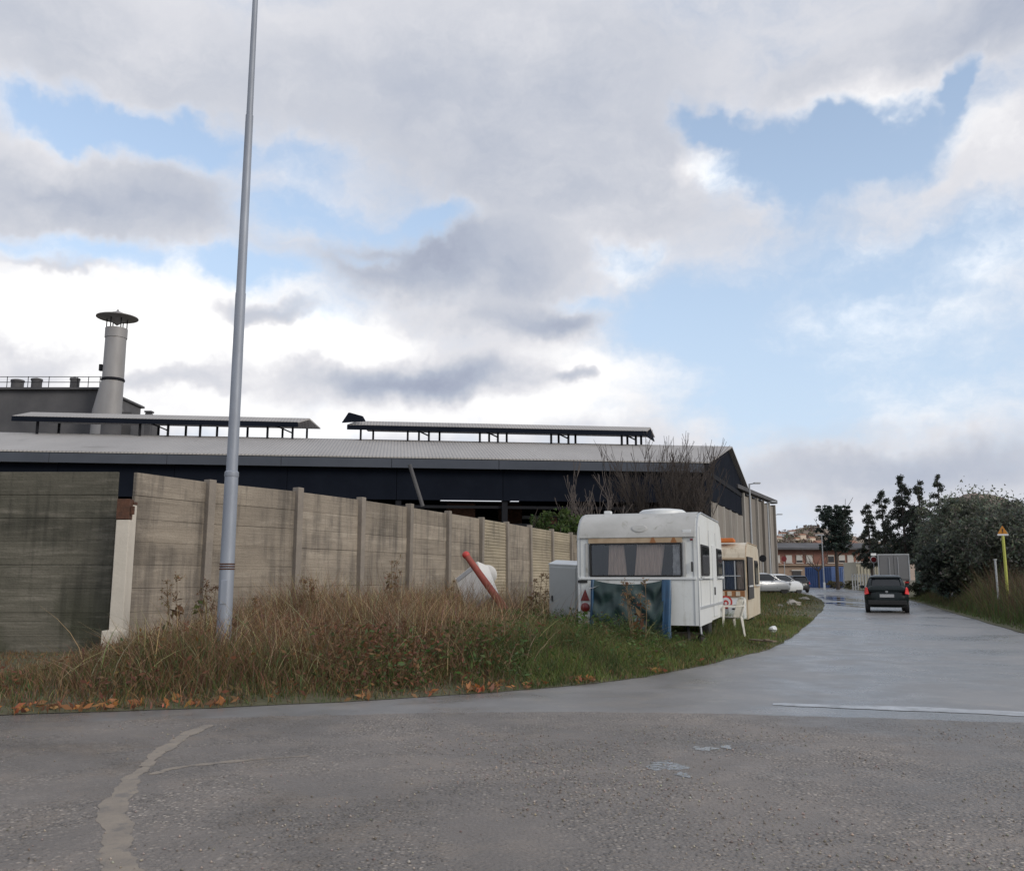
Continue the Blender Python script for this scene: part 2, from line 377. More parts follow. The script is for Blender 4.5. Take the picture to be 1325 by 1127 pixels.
M['pane_dark'] = glass_mat('dark_window_pane', (.015,.018,.022), rough=.06)
M['redlens'] = mat('red_lens', (.16,.012,.014), .3, .1, 20)
M['red'] = mat('red_paint', (.55,.05,.04), .5, .2, 6, col2=(.40,.05,.04))
M['redpole'] = mat('faded_red_pole', (.36,.075,.05), .65, .3, 7, col2=(.22,.06,.045), stain=((.45,.36,.30), 6, .66))
M['tarp'] = mat('green_tarp', (.018,.044,.041), .5, .3, 2.5, col2=(.011,.028,.031), bump=.25, bscale=14)
M['tarp_blue'] = mat('blue_tarp', (.014,.05,.10), .42, .3, 3.0, col2=(.018,.08,.17), bump=.15, bscale=8)
M['plastic'] = mat('white_plastic', (.68,.66,.60), .4, .2, 5, col2=(.58,.55,.48))
M['locker'] = mat('grey_enamel', (.50,.52,.52), .45, .15, 2.0, stain=((.30,.27,.23), 3, .68))
M['dump'] = mat('scuffed_white_enamel', (.72,.70,.66), .5, .15, 4, stain=((.30,.22,.15), 4, .64))
M['brown'] = mat('weathered_wood', (.17,.13,.09), .9, .3, 4, stretch=(1,6,6))
M['blackcar'] = mat('black_car_paint', (.007,.013,.014), .28, .05, 2, spec=.3)
M['silver'] = mat('silver_car_paint', (.45,.47,.49), .35, .05, 2, metal=.3, coat=.5)
M['whitecar'] = mat('white_car_paint', (.62,.64,.66), .3, .05, 2, coat=.5)
M['darkgrey'] = mat('dark_grey_car_paint', (.03,.032,.037), .3, .05, 2, spec=.4)
M['plate'] = mat('number_plate_white', (.42,.43,.44), .5, .1, 5)
M['rim'] = mat('wheel_rim', (.30,.31,.32), .4, .1, 9, metal=.5)
M['brick'] = mat('terracotta_brickwork', (.27,.13,.095), .9, .3, .6, col2=(.20,.10,.08), bump=.2)
M['plaster'] = mat('tan_plaster', (.34,.25,.18), .9, .25, .5, col2=(.26,.19,.15))
M['shutter'] = mat('pale_roller_shutter', (.52,.50,.47), .7, .1, 2)
M['blue'] = mat('blue_container_paint', (.025,.075,.22), .55, .2, .8, col2=(.018,.055,.17))
M['creampaint'] = mat('cream_sheet_metal', (.45,.42,.33), .7, .2, .8)
M['trailer'] = mat('grey_tarpaulin_side', (.20,.20,.205), .6, .15, .6)
M['greenfence'] = mat('green_fence_paint', (.018,.055,.042), .6, .2, 3)
M['yellow'] = mat('yellow_marker_paint', (.46,.48,.09), .55, .15, 4)
M['signor'] = mat('orange_sign_face', (.55,.22,.02), .5, .15, 5)
M['bark'] = mat('dark_bark', (.065,.052,.045), .95, .3, 4, bump=.5)
M['barkgrey'] = mat('grey_bark', (.12,.10,.09), .95, .3, 3)
M['leaf'] = leaf_mat('foliage'); M['grass'] = leaf_mat('grass_blades', .30, .6)
M['panel'] = mat('precast_panel', (.22,.20,.18), .9, .3, .35, col2=(.20,.18,.155), stain=((.13,.12,.11), .6, .62), stretch=(1,1,.35), rand=.12)
M['panel_light'] = mat('precast_column', (.34,.32,.29), .9, .2, .6)
M['sooty'] = mat('sooty_concrete', (.115,.112,.115), .9, .3, .25, col2=(.055,.056,.062), stain=((.17,.165,.16), .4, .60))
M['chim'] = mat('weathered_chimney_steel', (.34,.335,.335), .6, .25, .5, col2=(.24,.23,.225), stain=((.20,.14,.10), .7, .60), metal=.15, stretch=(1,1,.3))
M['hill'] = mat('hillside', (.36,.26,.20), 1.0, .4, .03, col2=(.16,.135,.10), stain=((.09,.09,.07), .05, .56))
M['rock'] = mat('rocky_hilltop', (.34,.25,.20), 1.0, .4, .05, col2=(.13,.105,.085), bump=.0)
M['housewall'] = mat('pale_house_wall', (.62,.52,.42), .9, .1, .1)
M['tile'] = mat('terracotta_roof', (.28,.14,.09), .9, .2, .2)
M['paint'] = mat('pale_wet_strip', (.42,.43,.445), .35, .3, 5, col2=(.25,.252,.258), stain=((.19,.188,.188), 3.5, .54))  # smooth wet strip; its sky sheen is put into the pale colour
M['stone'] = mat('rubble_stone', (.30,.28,.25), .9, .3, 3, rand=.3)
M['pebble'] = leaf_mat('pebbles', 0.0, .5)
M['mark'] = mat('black_sign_marking', (.02,.02,.02), .6, .1, 5)

def roof_mat():
    m = mat('fibre_cement_roof', (.40,.385,.37), .75, .3, .25, col2=(.31,.30,.295), stain=((.22,.21,.20), .25, .60), stretch=(1,.3,1))
    t = NT(m.node_tree); p = t.n['Principled BSDF']; tc = t.node('ShaderNodeTexCoord')
    w = t.node('ShaderNodeTexWave', bands_direction='X'); w.inputs['Scale'].default_value = 1.6; t.l.new(tc.outputs['Object'], w.inputs['Vector'])
    b = t.node('ShaderNodeBump'); b.inputs['Strength'].default_value = .5; b.inputs['Distance'].default_value = .06
    t.l.new(w.outputs['Fac'], b.inputs['Height']); t.l.new(b.outputs[0], p.inputs['Normal']); return m
M['roof'] = roof_mat()

# ------------------------------------------------------------------ ground, road, verges
def sheet(name, pts, z, m, kind='structure'):
    bm = bmesh.new(); vs = [bm.verts.new((p[0], p[1], z)) for p in pts]; f = bm.faces.new(vs)
    if f.normal.z < 0: f.normal_flip()
    f.normal_update()
    if f.normal.z < 0: bmesh.ops.reverse_faces(bm, faces=[f])
    bmesh.ops.triangulate(bm, faces=bm.faces)
    me = bpy.data.meshes.new(name); bm.to_mesh(me); bm.free(); me.materials.append(m)
    return tag(link_mesh(name, me), kind=kind)
def smooth_line(pts, sub=6, jit=0.0):
    out = []
    P = [Vector((p[0], p[1])) for p in pts]
    for i in range(len(P)-1):
        a, b, c, d = P[max(i-1,0)], P[i], P[i+1], P[min(i+2,len(P)-1)]
        for k in range(sub):
            t = k/sub
            q = 0.5*((2*b) + (c-a)*t + (2*a-5*b+4*c-d)*t*t + (3*b-a-3*c+d)*t**3)
            out.append(q + Vector((random.uniform(-jit,jit), random.uniform(-jit,jit))))
    out.append(P[-1]); return out

sheet('ground', [(-1500,-300),(1500,-300),(1500,2500),(-1500,2500)], -0.06, M['field'])
EDGE_PX = [(-400,945),(-150,932),(0,925),(250,917),(500,905),(700,891),(820,878),(900,863),(960,849),(1000,838),(1032,819),(1055,799),(1066,786),(1064,777),(1050,770)]
EL = smooth_line([G(*q) for q in EDGE_PX], 8, .035)
ER_PX = [(1325,820),(1250,798),(1190,780),(1150,771),(1120,765),(1075,759)]
ER = smooth_line([G(*q) for q in ER_PX], 6, .05)
def shifted(P, d):
    return [tuple(p + Vector((-(P[min(i+1,len(P)-1)]-P[max(i-1,0)]).y, (P[min(i+1,len(P)-1)]-P[max(i-1,0)]).x)).normalized()*d) for i, p in enumerate(P)]
road = [(-60,3.0)] + shifted(EL, .22)[:-14] + [(19.5,71),(23,79.5),(27,90),(34,116),(36,121.5)] + shifted(ER[::-1], .25) + [(13.2,19.5),(14.5,17),(19,14.5),(32,12),(60,10),(60,-40),(-60,-40)]
sheet('road', road, 0.0, M['road'])
ap = smooth_line([G(-500,950), G(-100,938), G(200,931), G(450,925), G(700,921), G(900,923), G(1050,927), G(1200,931), G(1400,938), G(2000,960)], 10, .03)
sheet('asphalt_apron', [tuple(p) for p in ap] + [(16,-12),(-16,-12)], 0.003, M['apron'])
def ribbon(name, px, widths, z, m, jit=.02, sub=10):
    c = smooth_line([G(*q) for q in px], sub, 0); n = len(c); L, Rr = [], []; ph = [random.uniform(0,6.28) for _ in range(8)]
    wob = lambda i, o_: jit*(1.2*math.sin(i*.31+ph[o_]) + .8*math.sin(i*.77+ph[o_+1]) + .5*math.sin(i*1.9+ph[o_+2])) + random.uniform(-.15,.15)*jit
    for i, p in enumerate(c):
        d = (c[min(i+1,n-1)] - c[max(i-1,0)]).normalized(); nn = Vector((-d.y, d.x))
        s = i/(n-1)*(len(widths)-1); k = min(int(s), len(widths)-2); w = widths[k] + (widths[k+1]-widths[k])*(s-k)
        L.append(p + nn*(w/2+max(wob(i,0),-w*.35))); Rr.append(p - nn*(w/2+max(wob(i,4),-w*.35)))
    return sheet(name, L + Rr[::-1], z, m)
ribbon('trench_patch', [(158,1160),(155,1127),(150,1085),(150,1040),(172,1008),(190,990)], [.16,.16,.15,.17,.11,.06], .0045, M['patch'], .014, 16)
ribbon('trench_patch', [(186,992),(205,975),(235,955),(270,938)], [.09,.11,.14,.10], .0058, M['patch'], .012, 16)
ribbon('trench_patch', [(192,1003),(240,992),(320,984),(400,978)], [.03,.08,.06,.02], .0052, M['patch'], .012, 16)
ribbon('wet_strip', [(1000,911),(1080,914),(1200,918),(1330,924),(1500,932)], [.12,.26,.32,.34,.34], .0045, M['paint'], .012, 14)
def blot(name, px, py, rx, ry, z, m, n=26, seed=0, rough=.45):
    r = random.Random(seed); c = G(px, py); e = G(px+rx, py); f = G(px, py-ry)
    ax = abs(e.x-c.x); ay = abs(f.y-c.y); ph = [r.uniform(0,6.28) for _ in range(4)]; pts = []
    for i in range(n*2):
        a = math.pi*i/n; k = 1 + rough*(.5*math.sin(2*a+ph[0]) + .4*math.sin(3*a+ph[1]) + .3*math.sin(5*a+ph[2]) + .25*math.sin(9*a+ph[3]))*.8; k = max(k, .3)
        pts.append((c.x + math.cos(a)*ax*k, c.y + math.sin(a)*ay*k))
    return sheet(name, pts, z, m)
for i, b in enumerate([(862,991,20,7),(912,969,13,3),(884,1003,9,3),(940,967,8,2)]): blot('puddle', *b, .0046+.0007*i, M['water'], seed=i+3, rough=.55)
for i, b in enumerate([(1085,774,16,1.6),(1098,777,14,1.8),(1088,781,15,1.7),(1100,784,8,1.2),(1075,771,8,.8)]): blot('puddle', *b, .004+.0012*i, M['water_dark'], seed=i+23, rough=.7)

WALL = [(-6.57,15.4),(-5.85,17.1),(-4.58,19.0),(-3.58,21.1),(-2.70,23.3),(-1.84,25.6),(-.98,28.0),(-.17,30.4),(.68,33.0),(1.60,35.6),(2.50,38.2),(3.40,40.8),(4.30,43.4),(5.20,46.0),(6.10,48.5),(7.0,50.9)]
# left verge: a strip between the asphalt edge and the wall foot
back = [Vector(q) for q in [(-22,15.6),(-14,15.5),(-6.75,15.5)]] + [Vector(q) for q in WALL] + [Vector((11.4,52.2)), Vector((13.8,58.5)), Vector((16.6,65.8)), Vector((19.0,70.6))]
def arc_resample(P, n):
    d = [0.0]
    for i in range(1, len(P)): d.append(d[-1] + (P[i]-P[i-1]).length)
    out = []
    for k in range(n):
        s = d[-1]*k/(n-1); i = max(j for j in range(len(d)) if d[j] <= s+1e-9); i = min(i, len(P)-2)
        t = (s-d[i])/max(d[i+1]-d[i], 1e-9); out.append(P[i].lerp(P[i+1], t))
    return out
def nz(x, y, s):
    return (np.sin(x*1.3*s+.7)*np.cos(y*1.1*s-.3) + .5*np.sin(x*2.9*s+y*1.7*s) + .3*np.cos(x*5.1*s-y*4.3*s))/1.8
NB, NT_ = 260, 14
ea = arc_resample(EL, NB); ba = arc_resample(back, NB)
EDGE_NP = np.array([[p.x, p.y] for p in ea]); 
def edge_dist(X, Y):
    out = np.empty(len(X))
    for i in range(0, len(X), 20000):
        sl = slice(i, i+20000)
        out[sl] = np.sqrt(((X[sl,None]-EDGE_NP[None,:,0])**2 + (Y[sl,None]-EDGE_NP[None,:,1])**2).min(1))
    return out
def vheight(X, Y, e):
    return .006 + np.clip(e, 0, 1.2)*.11 + np.clip(e, 0, 2)*.03*nz(X, Y, 1.0)
vv = np.array([[ea[i].lerp(ba[i], t/(NT_-1)) for t in range(NT_)] for i in range(NB)]).reshape(-1, 2)
hz = vheight(vv[:,0], vv[:,1], edge_dist(vv[:,0], vv[:,1]))
idx = np.arange(NB*NT_).reshape(NB, NT_)
q = np.stack([idx[:-1,:-1], idx[1:,:-1], idx[1:,1:], idx[:-1,1:]], -1).reshape(-1, 4)[:, ::-1]
tag(np_mesh('grass_verge', np.column_stack([vv, hz]), q, M['soil'], smooth=True), kind='structure')
# right verge
erp = [Vector((12.9,19.5))] + ER[:-1]
rb = [Vector((24,19)), Vector((30,30)), Vector((38,48)), Vector((40,60)), Vector((44,90)), Vector((50,125))]
ra_, rb_ = arc_resample(erp, 90), arc_resample(rb, 90)
vr = np.array([[ra_[i].lerp(rb_[i], t/9) for t in range(10)] for i in range(90)]).reshape(-1, 2)
tt = np.tile(np.arange(10)/9, 90); hr = .012 + np.clip(tt*9, 0, 1)*.10 + .05*np.clip(tt*9,0,1)*nz(vr[:,0], vr[:,1], .7)
idx = np.arange(900).reshape(90, 10); q = np.stack([idx[:-1,:-1], idx[1:,:-1], idx[1:,1:], idx[:-1,1:]], -1).reshape(-1, 4)
tag(np_mesh('roadside_verge', np.column_stack([vr, hr]), q, M['soil'], smooth=True), kind='structure')

# ------------------------------------------------------------------ boundary walls
def plank_mesh(name, prof, m):
    me = MB().prism(prof, -.5, .5); o = me.build(name, m); d = o.data; bpy.data.objects.remove(o); return d
c = .005; ph_ = .3975
P_PLAIN = [(-.03+c,0),(.03,0),(.03,ph_),(-.03+c,ph_),(-.03,ph_-c),(-.03,c)]
ribs = [(.03,0),(.03,ph_),(-.02,ph_)]
for k in range(4):
    z1 = ph_ - k*ph_/4
    ribs += [(-.034, z1-.018), (-.034, z1-.075), (-.016, z1-.086), (-.016, z1-ph_/4+.002)]
W_PLAIN = plank_mesh('plank', P_PLAIN, M['concrete']); W_RIB = plank_mesh('plank', ribs, M['concrete_rib']); W_DARK = plank_mesh('plank', P_PLAIN, M['concrete_dark'])
def post_mesh(h, m, w=.17):
    o = MB().box((0,0,h/2), (w,w,h)).build('post', m, bevel=.012); d = o.data; bpy.data.objects.remove(o); return d
POST = post_mesh(3.26, M['post_conc'])
def wall_bay(root, a, b, me, rows=8, inset=.085, z0=0.0, ddz=0.0):
    a, b = Vector(a), Vector(b); d = b-a; L = d.length - .10; ang = math.atan2(d.y, d.x)
    nrm = Vector((-d.y, d.x)).normalized()
    for k in range(rows):
        mid = (a+b)/2 + nrm*(.045 + random.uniform(-.006,.006))
        link_mesh('plank', me, root, (mid.x-root.location.x, mid.y-root.location.y, z0 + k*.40 + random.uniform(-.003,.003)+ddz), (random.uniform(-.006,.006), random.uniform(-.0015,.0015), ang), (L,1,1))
wall = empty('boundary_wall', (WALL[0][0], WALL[0][1], 0), 0, 'long grey prefab concrete wall of stacked planks between posts, running back behind the caravans', 'wall')
for i in range(len(WALL)-1):
    wall_bay(wall, WALL[i], WALL[i+1], W_RIB if i in (6,8,9,11,12) else W_PLAIN)
    if i in (7, 10): pass
for i, p in enumerate(WALL):
    if i == 0: continue
    d = Vector(WALL[min(i+1,len(WALL)-1)]) - Vector(WALL[i-1])
    link_mesh('post', POST, wall, (p[0]-WALL[0][0], p[1]-WALL[0][1], random.uniform(-.02,.03)), (random.uniform(-.008,.008), random.uniform(-.008,.008), math.atan2(d.y,d.x)))
dwall = empty('boundary_wall', (-6.8,15.35,0), 0, 'mossy concrete plank wall with painted-in shade left of the white gate posts', 'wall')
xs = [-6.80,-9.75,-12.5]
for i in range(2): wall_bay(dwall, (xs[i+1], 15.35+.02*i), (xs[i], 15.35), W_DARK)
POSTD = post_mesh(3.24, M['concrete_dark'], .15)
for x in xs[1:]: link_mesh('post', POSTD, dwall, (x+6.8, 0, 0))
g1 = empty('gate_post', (D(156,760,15.0).x, 15.0, 0), .05, 'beige concrete gate post with rusty iron box on its top, beside the dark wall', 'gate post')
MB().box((0,0,1.17), (.22,.20,2.34)).build('shaft', M['post_white'], g1, bevel=.015)
bx('base_block', (-.04,-.03,.25), (.32,.26,.56), M['post_white'], g1, .02)
hb = bx('iron_box', (-.01,-.01,2.52), (.21,.19,.34), M['rust'], g1, .01); bx('hinge_pin', (.13,-.05,2.50), (.06,.05,.14), M['rust'], hb, .008)
g2 = empty('gate_post', (D(167,700,15.12).x, 15.12, 0), -.05, 'thin white limewashed post at the start of the long wall', 'gate post')
MB().box((0,0,1.30), (.14,.13,2.60)).build('shaft', M['post_white'], g2, bevel=.012)
bx('cap', (0,0,2.63), (.15,.14,.05), M['rust'], g2, .01)

# ------------------------------------------------------------------ tall lamp post
lp = D(300,610,13.0); lpz = .18
lamp = empty('lamp_post', (lp.x, 13.0, lpz), 0, 'tall tapering grey steel lamp post in the weeds at left', 'lamp post')
zj1 = D(300,612,13).z - lpz; zj2 = D(318,150,13).z - lpz; zj0 = D(303,380,13).z - lpz
MB().tube([(0,0,-.2),(0,0,zj1)], [.108,.096], 18).build('lower_shaft', M['galv'], lamp, True)
MB().lathe([(.099,zj1-.06),(.103,zj1-.05),(.101,zj1+.01),(.084,zj1+.03)], 18).build('collar', M['galv'], lamp, True)
MB().tube([(0,0,zj1),(0,0,zj0),(0,0,zj0+.02),(0,0,zj2)], [.082,.076,.070,.058], 18).build('middle_shaft', M['galv'], lamp, True)
MB().tube([(0,0,zj2),(0,0,11.6)], [.050,.038], 14).build('upper_shaft', M['galv'], lamp, True)
MB().tube([(0,0,11.55),(.25,-.25,11.75),(.8,-.8,11.85)], [.035,.032,.03], 10).build('bracket', M['galv'], lamp, True)
hd = MB().box((1.05,-1.05,11.86), (.28,.62,.10), Matrix.Rotation(R(45),3,'Z')).build('lamp_head', M['galv'], lamp, bevel=.03)
bx('access_door', (0.0,-.100,1.0), (.09,.02,.34), M['galv'], lamp, .008)
for k in range(3): MB().lathe([(.108,1.02+.035*k+.3),(.112,1.03+.035*k+.3),(.108,1.04+.035*k+.3)], 16).build('wire_band', M['rust'], lamp, True)

# ------------------------------------------------------------------ warehouse
EH = 8.0
A = Vector((11.4, 52.0, 0)); fd = Vector((-38.4, -5.0, 0)).normalized(); LEN = 66.0
gd = Vector((.36, .93, 0)).normalized(); GW = 19.4
rz_w = math.atan2(-fd.y, -fd.x)
wh = empty('warehouse', A, rz_w, 'long open sided industrial shed with pale roof and dark cladding behind the wall', 'warehouse')
inv = Matrix.Rotation(-rz_w, 3, 'Z')
gl = inv @ gd                         # gable direction in shed space; the shed runs along -x
def wp(s, t, z): return Vector((-s + gl.x*t, gl.y*t, z))      # s along the front, t towards the back
APX = 10.25
def slab(pts, th):
    up = Vector((0,0,th)); return MB().loft([[p for p in pts], [p+up for p in pts]])
slab([wp(-.4,-.7,EH-.08), wp(LEN,-.7,EH-.08), wp(LEN,GW/2,APX), wp(-.4,GW/2,APX)], .08).build('roof_slope', M['roof'], wh)
slab([wp(-.4,GW/2,APX), wp(LEN,GW/2,APX), wp(LEN,GW+.5,EH-.08), wp(-.4,GW+.5,EH-.08)], .08).build('roof_slope', M['roof'], wh)
for k in range(11):
    s0, s1 = k*6.0, k*6.0+5.96
    slab([wp(s0,-.55,EH-.62), wp(s1,-.55,EH-.62), wp(s1,-.72,EH-.62), wp(s0,-.72,EH-.62)], .50).build('gutter', M['fascia'], wh)
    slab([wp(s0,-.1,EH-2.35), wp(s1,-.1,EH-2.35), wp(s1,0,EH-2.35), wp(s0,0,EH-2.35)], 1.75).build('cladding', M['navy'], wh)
for k in range(12):
    s0 = k*6.0
    MB().box(wp(s0,.2,EH/2-.1), (.32,.32,EH-.2)).build('column', M['steel_dark'], wh)
    if k < 11:
        for zz in (3.2,4.3,5.3): MB().bar(wp(s0,.3,zz), wp(s0+6,.3,zz), .12, .16).build('girt', M['steel_dark'], wh)
        MB().bar(wp(s0,.5,EH-2.4), wp(s0+3,.5,EH-.7), .10).build('brace', M['steel_dark'], wh)
        MB().bar(wp(s0+6,.5,EH-2.4), wp(s0+3,.5,EH-.7), .10).build('brace', M['steel_dark'], wh)
    MB().bar(wp(s0,.3,EH-.5), wp(s0,GW-.3,EH-.5), .2, .3).build('truss', M['steel_dark'], wh)
    # back side: columns and cladding with some sheets gone
    if k < 11:
        top = 7.03 if k == 3 else EH-.1
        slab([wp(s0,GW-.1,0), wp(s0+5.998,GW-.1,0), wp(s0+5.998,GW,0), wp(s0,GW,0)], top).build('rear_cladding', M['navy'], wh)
# machinery-like racks inside the shed
for k in range(9):
    s0 = 6+k*4.3
    for zz in (3.6,4.5,5.2): MB().bar(wp(s0,6+(k%3)*2,zz), wp(s0+3.6,6+(k%3)*2,zz), .10, .22).build('rack_beam', M['galv_thin'] if k%2 else M['steel_dark'], wh)
    MB().bar(wp(s0,6+(k%3)*2,0), wp(s0,6+(k%3)*2,5.6), .14).build('rack_post', M['steel_dark'], wh)
rdk = random.Random(91)
for k in range(26):
    s0 = rdk.uniform(2,34); t0 = rdk.uniform(2,9); z0_ = rdk.uniform(4.6,6.3)
    if k % 3: MB().bar(wp(s0,t0,z0_), wp(s0+rdk.uniform(1.5,5),t0+rdk.uniform(-.5,.5),z0_+rdk.uniform(-.5,.5)), rdk.uniform(.05,.13)).build('pipe_run', M[rdk.choice(['galv_thin','sooty','sooty','rust'])], wh)
    else: MB().box(wp(s0,t0,z0_/2), (rdk.uniform(.8,2.4),1.2,z0_)).build('machine', M[rdk.choice(['sooty','steel_dark','rust'])], wh, bevel=.04)
pa, pb = D(530,601,46.0), D(547,655,46.3)
MB().tube([inv @ (pa-A), inv @ (pb-A)], .10, 8).build('broken_downpipe', M['sooty'], wh, True)
# gable end: dark sheeted triangle above, concrete below
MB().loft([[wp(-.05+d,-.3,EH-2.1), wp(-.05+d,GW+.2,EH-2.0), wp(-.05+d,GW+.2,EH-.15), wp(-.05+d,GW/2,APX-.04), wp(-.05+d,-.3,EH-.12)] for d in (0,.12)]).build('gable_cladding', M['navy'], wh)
for k in range(6):
    t0 = .1 + k*(GW-.2)/6; t1 = t0 + (GW-.2)/6 - .12
    MB().loft([[wp(d,t0,0), wp(d,t1,0), wp(d,t1,EH-2.1), wp(d,t0,EH-2.1)] for d in (0,.15)]).build('concrete_panel', M['panel'], wh)
    MB().loft([[wp(-.14+d,t1+.0,0), wp(-.14+d,t1+.3,0), wp(-.14+d,t1+.3,EH-2.1), wp(-.14+d,t1,EH-2.1)] for d in (0,.2)]).build('column', M['panel_light'], wh)
# raised ridge ventilator
RZ0, RZ1 = APX+.78, APX+1.20
def ridge_s(px):                        # distance along the shed of what is seen above the ridge at px
    a, b, c = ray(px, 560); R0 = A + gd*(GW/2)
    # solve R0 + fd*s on vertical plane through the sight line
    return (R0.x*b - R0.y*a)/(fd.y*a - fd.x*b)
m0, m1 = ridge_s(842), ridge_s(38); ms = ridge_s(462)
def monitor(s0, s1, dz):
    h = GW/2; prof = [(h-1.3,RZ0),(h,RZ1),(h+1.3,RZ0),(h+1.3,RZ0+.08),(h,RZ1+.10),(h-1.3,RZ0+.08)]
    MB().loft([[wp(s, t, z+dz) for t, z in prof] for s in (s0, s1)]).build('ridge_roof', M['roof'], wh)
    slab([wp(s0,h-1.35,RZ0-.26+dz), wp(s1,h-1.35,RZ0-.26+dz), wp(s1,h-1.25,RZ0-.26+dz), wp(s0,h-1.25,RZ0-.26+dz)], .30).build('ridge_skirt', M['navy'], wh)
monitor(m0, ms-.05, 0); monitor(ridge_s(400), m1, .10)
MB().loft([[wp(m0+d,GW/2-1.25,RZ0-.3), wp(m0+d,GW/2+1.25,RZ0-.3), wp(m0+d,GW/2,RZ1)] for d in (0,.06)]).build('ridge_end', M['navy'], wh)
MB().loft([[wp(ms-1.2,GW/2-1.2,RZ0+.3), wp(ms+.2,GW/2-1.6,RZ0+.1), wp(ms+.3,GW/2-.8,RZ0+.4)], [wp(ms-1.0,GW/2-1.2,RZ0+.65), wp(ms-.2,GW/2-1.5,RZ0+.85), wp(ms-.2,GW/2-.8,RZ0+.8)]]).build('lifted_sheet', M['navy'], wh, bevel=.05)
for px in (62,193,229,270,310,356,388,475,535,562,627,650,718,740,808,826):
    s = ridge_s(px)
    for side in (-.8, .8): MB().bar(wp(s,GW/2+side,APX-.2), wp(s,GW/2+side,RZ0+.05), .13).build('ridge_post', M['steel_dark'], wh)
    if px in (229,388,562,650,740,826): MB().bar(wp(s+1.0,GW/2-1.0,RZ0-.05), wp(s,GW/2-.8,RZ0-.5), .08).build('ridge_brace', M['steel_dark'], wh)
# concrete floor slab under the shed keeps its inside plain
slab([wp(0,0,-.04), wp(LEN,0,-.04), wp(LEN,GW,-.04), wp(0,GW,-.04)], .05).build('floor', M['sooty'], wh)

# concrete building along the road
B0 = Vector((16.5,65.3,0)); B1 = Vector((23.4,79.2,0)); bd = (B1-B0); BL = bd.length; bz = math.atan2(bd.y, bd.x)
cb = empty('concrete_building', B0, bz, 'grey precast concrete building with pale vertical columns, beyond the bare tree', 'building')
BH = 7.85
bx('core', (BL/2,6.1,BH/2-.1), (BL-.2,11.6,BH-.2), M['sooty'], cb)
npn = 6
for k in range(npn):
    w = BL/npn; x0 = k*w
    bx('concrete_panel', (x0+w/2,.22,BH/2-.15), (w-.34,.16,BH-.3), M['panel'], cb, .02)
    bx('column', (x0+.0,.12,BH/2-.08), (.30,.36,BH-.16), M['panel_light'] if k%2 else M['panel'], cb, .02)
bx('column', (BL,.12,BH/2-.08), (.30,.36,BH-.16), M['panel'], cb, .02)
for k in range(4): bx('concrete_panel', (BL-.02,1.6+2.8*k,BH/2-.15), (.16,2.6,BH-.3), M['panel'], cb, .02)
bx('parapet', (BL/2,.05,BH+.12), (BL+.5,.55,.30), M['sooty'], cb, .02)
MB().prism([(.5,BH),(1.2,BH+.55),(3.5,BH+.85),(6,BH+.95),(8.5,BH+.85),(11,BH+.5),(11.6,BH)], 1.6, BL-2.8).build('barrel_roof', M['sooty'], cb, True)

# chimney block left
CY0 = 74.0
c0 = D(-60,505,CY0); c1 = D(132,505,CY0); ct = D(60,505,CY0).z
blk = empty('boiler_house', ((c0.x+c1.x)/2, CY0, 0), 0, 'sooty concrete boiler house with railed flat roof behind the shed at left', 'building')
bw = c1.x-c0.x
bx('wall', (0,4,ct/2), (bw,8,ct), M['sooty'], blk)
bx('wall', (bw/2+1.0,4.5,(ct-1.6)/2), (2.0,6,ct-1.6), M['sooty'], blk)
MB().prism([(-.4,ct),(8.4,ct),(8.4,ct+.18),(-.4,ct+.18)], -bw/2-.2, bw/2+.2).build('roof_slab', M['sooty'], blk)
rl = empty('railing', (0,0,0)); bpy.data.objects.remove(rl)
px2x = lambda px, y=505: D(px,y,CY0).x - (c0.x+c1.x)/2
for px in (-40,-15,10,37,64,92,101,115,130): MB().tube([(px2x(px),-.2,ct+.15),(px2x(px),-.2,ct+1.15)], .035, 6).build('railing_post', M['steel_dark'], blk)
for z in (.65,1.12): MB().tube([(-bw/2,-.2,ct+z),(bw/2,-.2,ct+z)], .03, 6).build('railing_bar', M['steel_dark'], blk)
for px, w, h in ((40,.85,1.0),(90,.75,1.05),(15,1.0,.9)): MB().lathe([(w/2,ct+.15),(w/2,ct+h),(w/2+.06,ct+h),(w/2+.04,ct+h+.15),(.1,ct+h+.25)], 12, (px2x(px),.8,0)).build('roof_vent', M['sooty'], blk, True)
cx = D(147,480,CY0-1.4)
chim = empty('chimney', (cx.x, CY0-1.4, 0), 0, 'weathered steel factory chimney with conical rain cap', 'chimney')
zt = D(150,426,CY0-1.4).z; zb = D(150,492,CY0-1.4).z; zc0 = D(150,532,CY0-1.4).z
rr = 13.2/F*(CY0-1.4)
MB().lathe([(rr*1.02,zb),(rr,zt-.75),(rr,zt)], 28).build('shaft', M['chim'], chim, True)
MB().lathe([(rr+.05,zt-.8),(rr+.05,zt+.02),(rr-.05,zt+.02)], 28).build('top_ring', M['chim'], chim, True)
MB().lathe([(rr+.06,zb-.12),(rr+.10,zb-.05),(rr+.10,zb+.05),(rr+.06,zb+.12)], 28).build('flange', M['steel_dark'], chim, True)
sec = []
for f in (0,.5,1): sec.append([(-(rr*1.02+(.55 if f>.4 else .15)*0) - (1-f)*1.3*0 + math.cos(a)*rr*1.05 - (f<.5)*max(0,-math.cos(a))*1.0, math.sin(a)*rr*1.05, zc0-4+(zb-zc0+4)*f + rr*1.05*0) for a in [2*math.pi*j/20 for j in range(20)]])
for i, s_ in enumerate(sec): sec[i] = [(p[0]+ (rr*1.02), p[1], p[2]) for p in s_]
zz = [zc0-4, zc0, zb]; secs = []
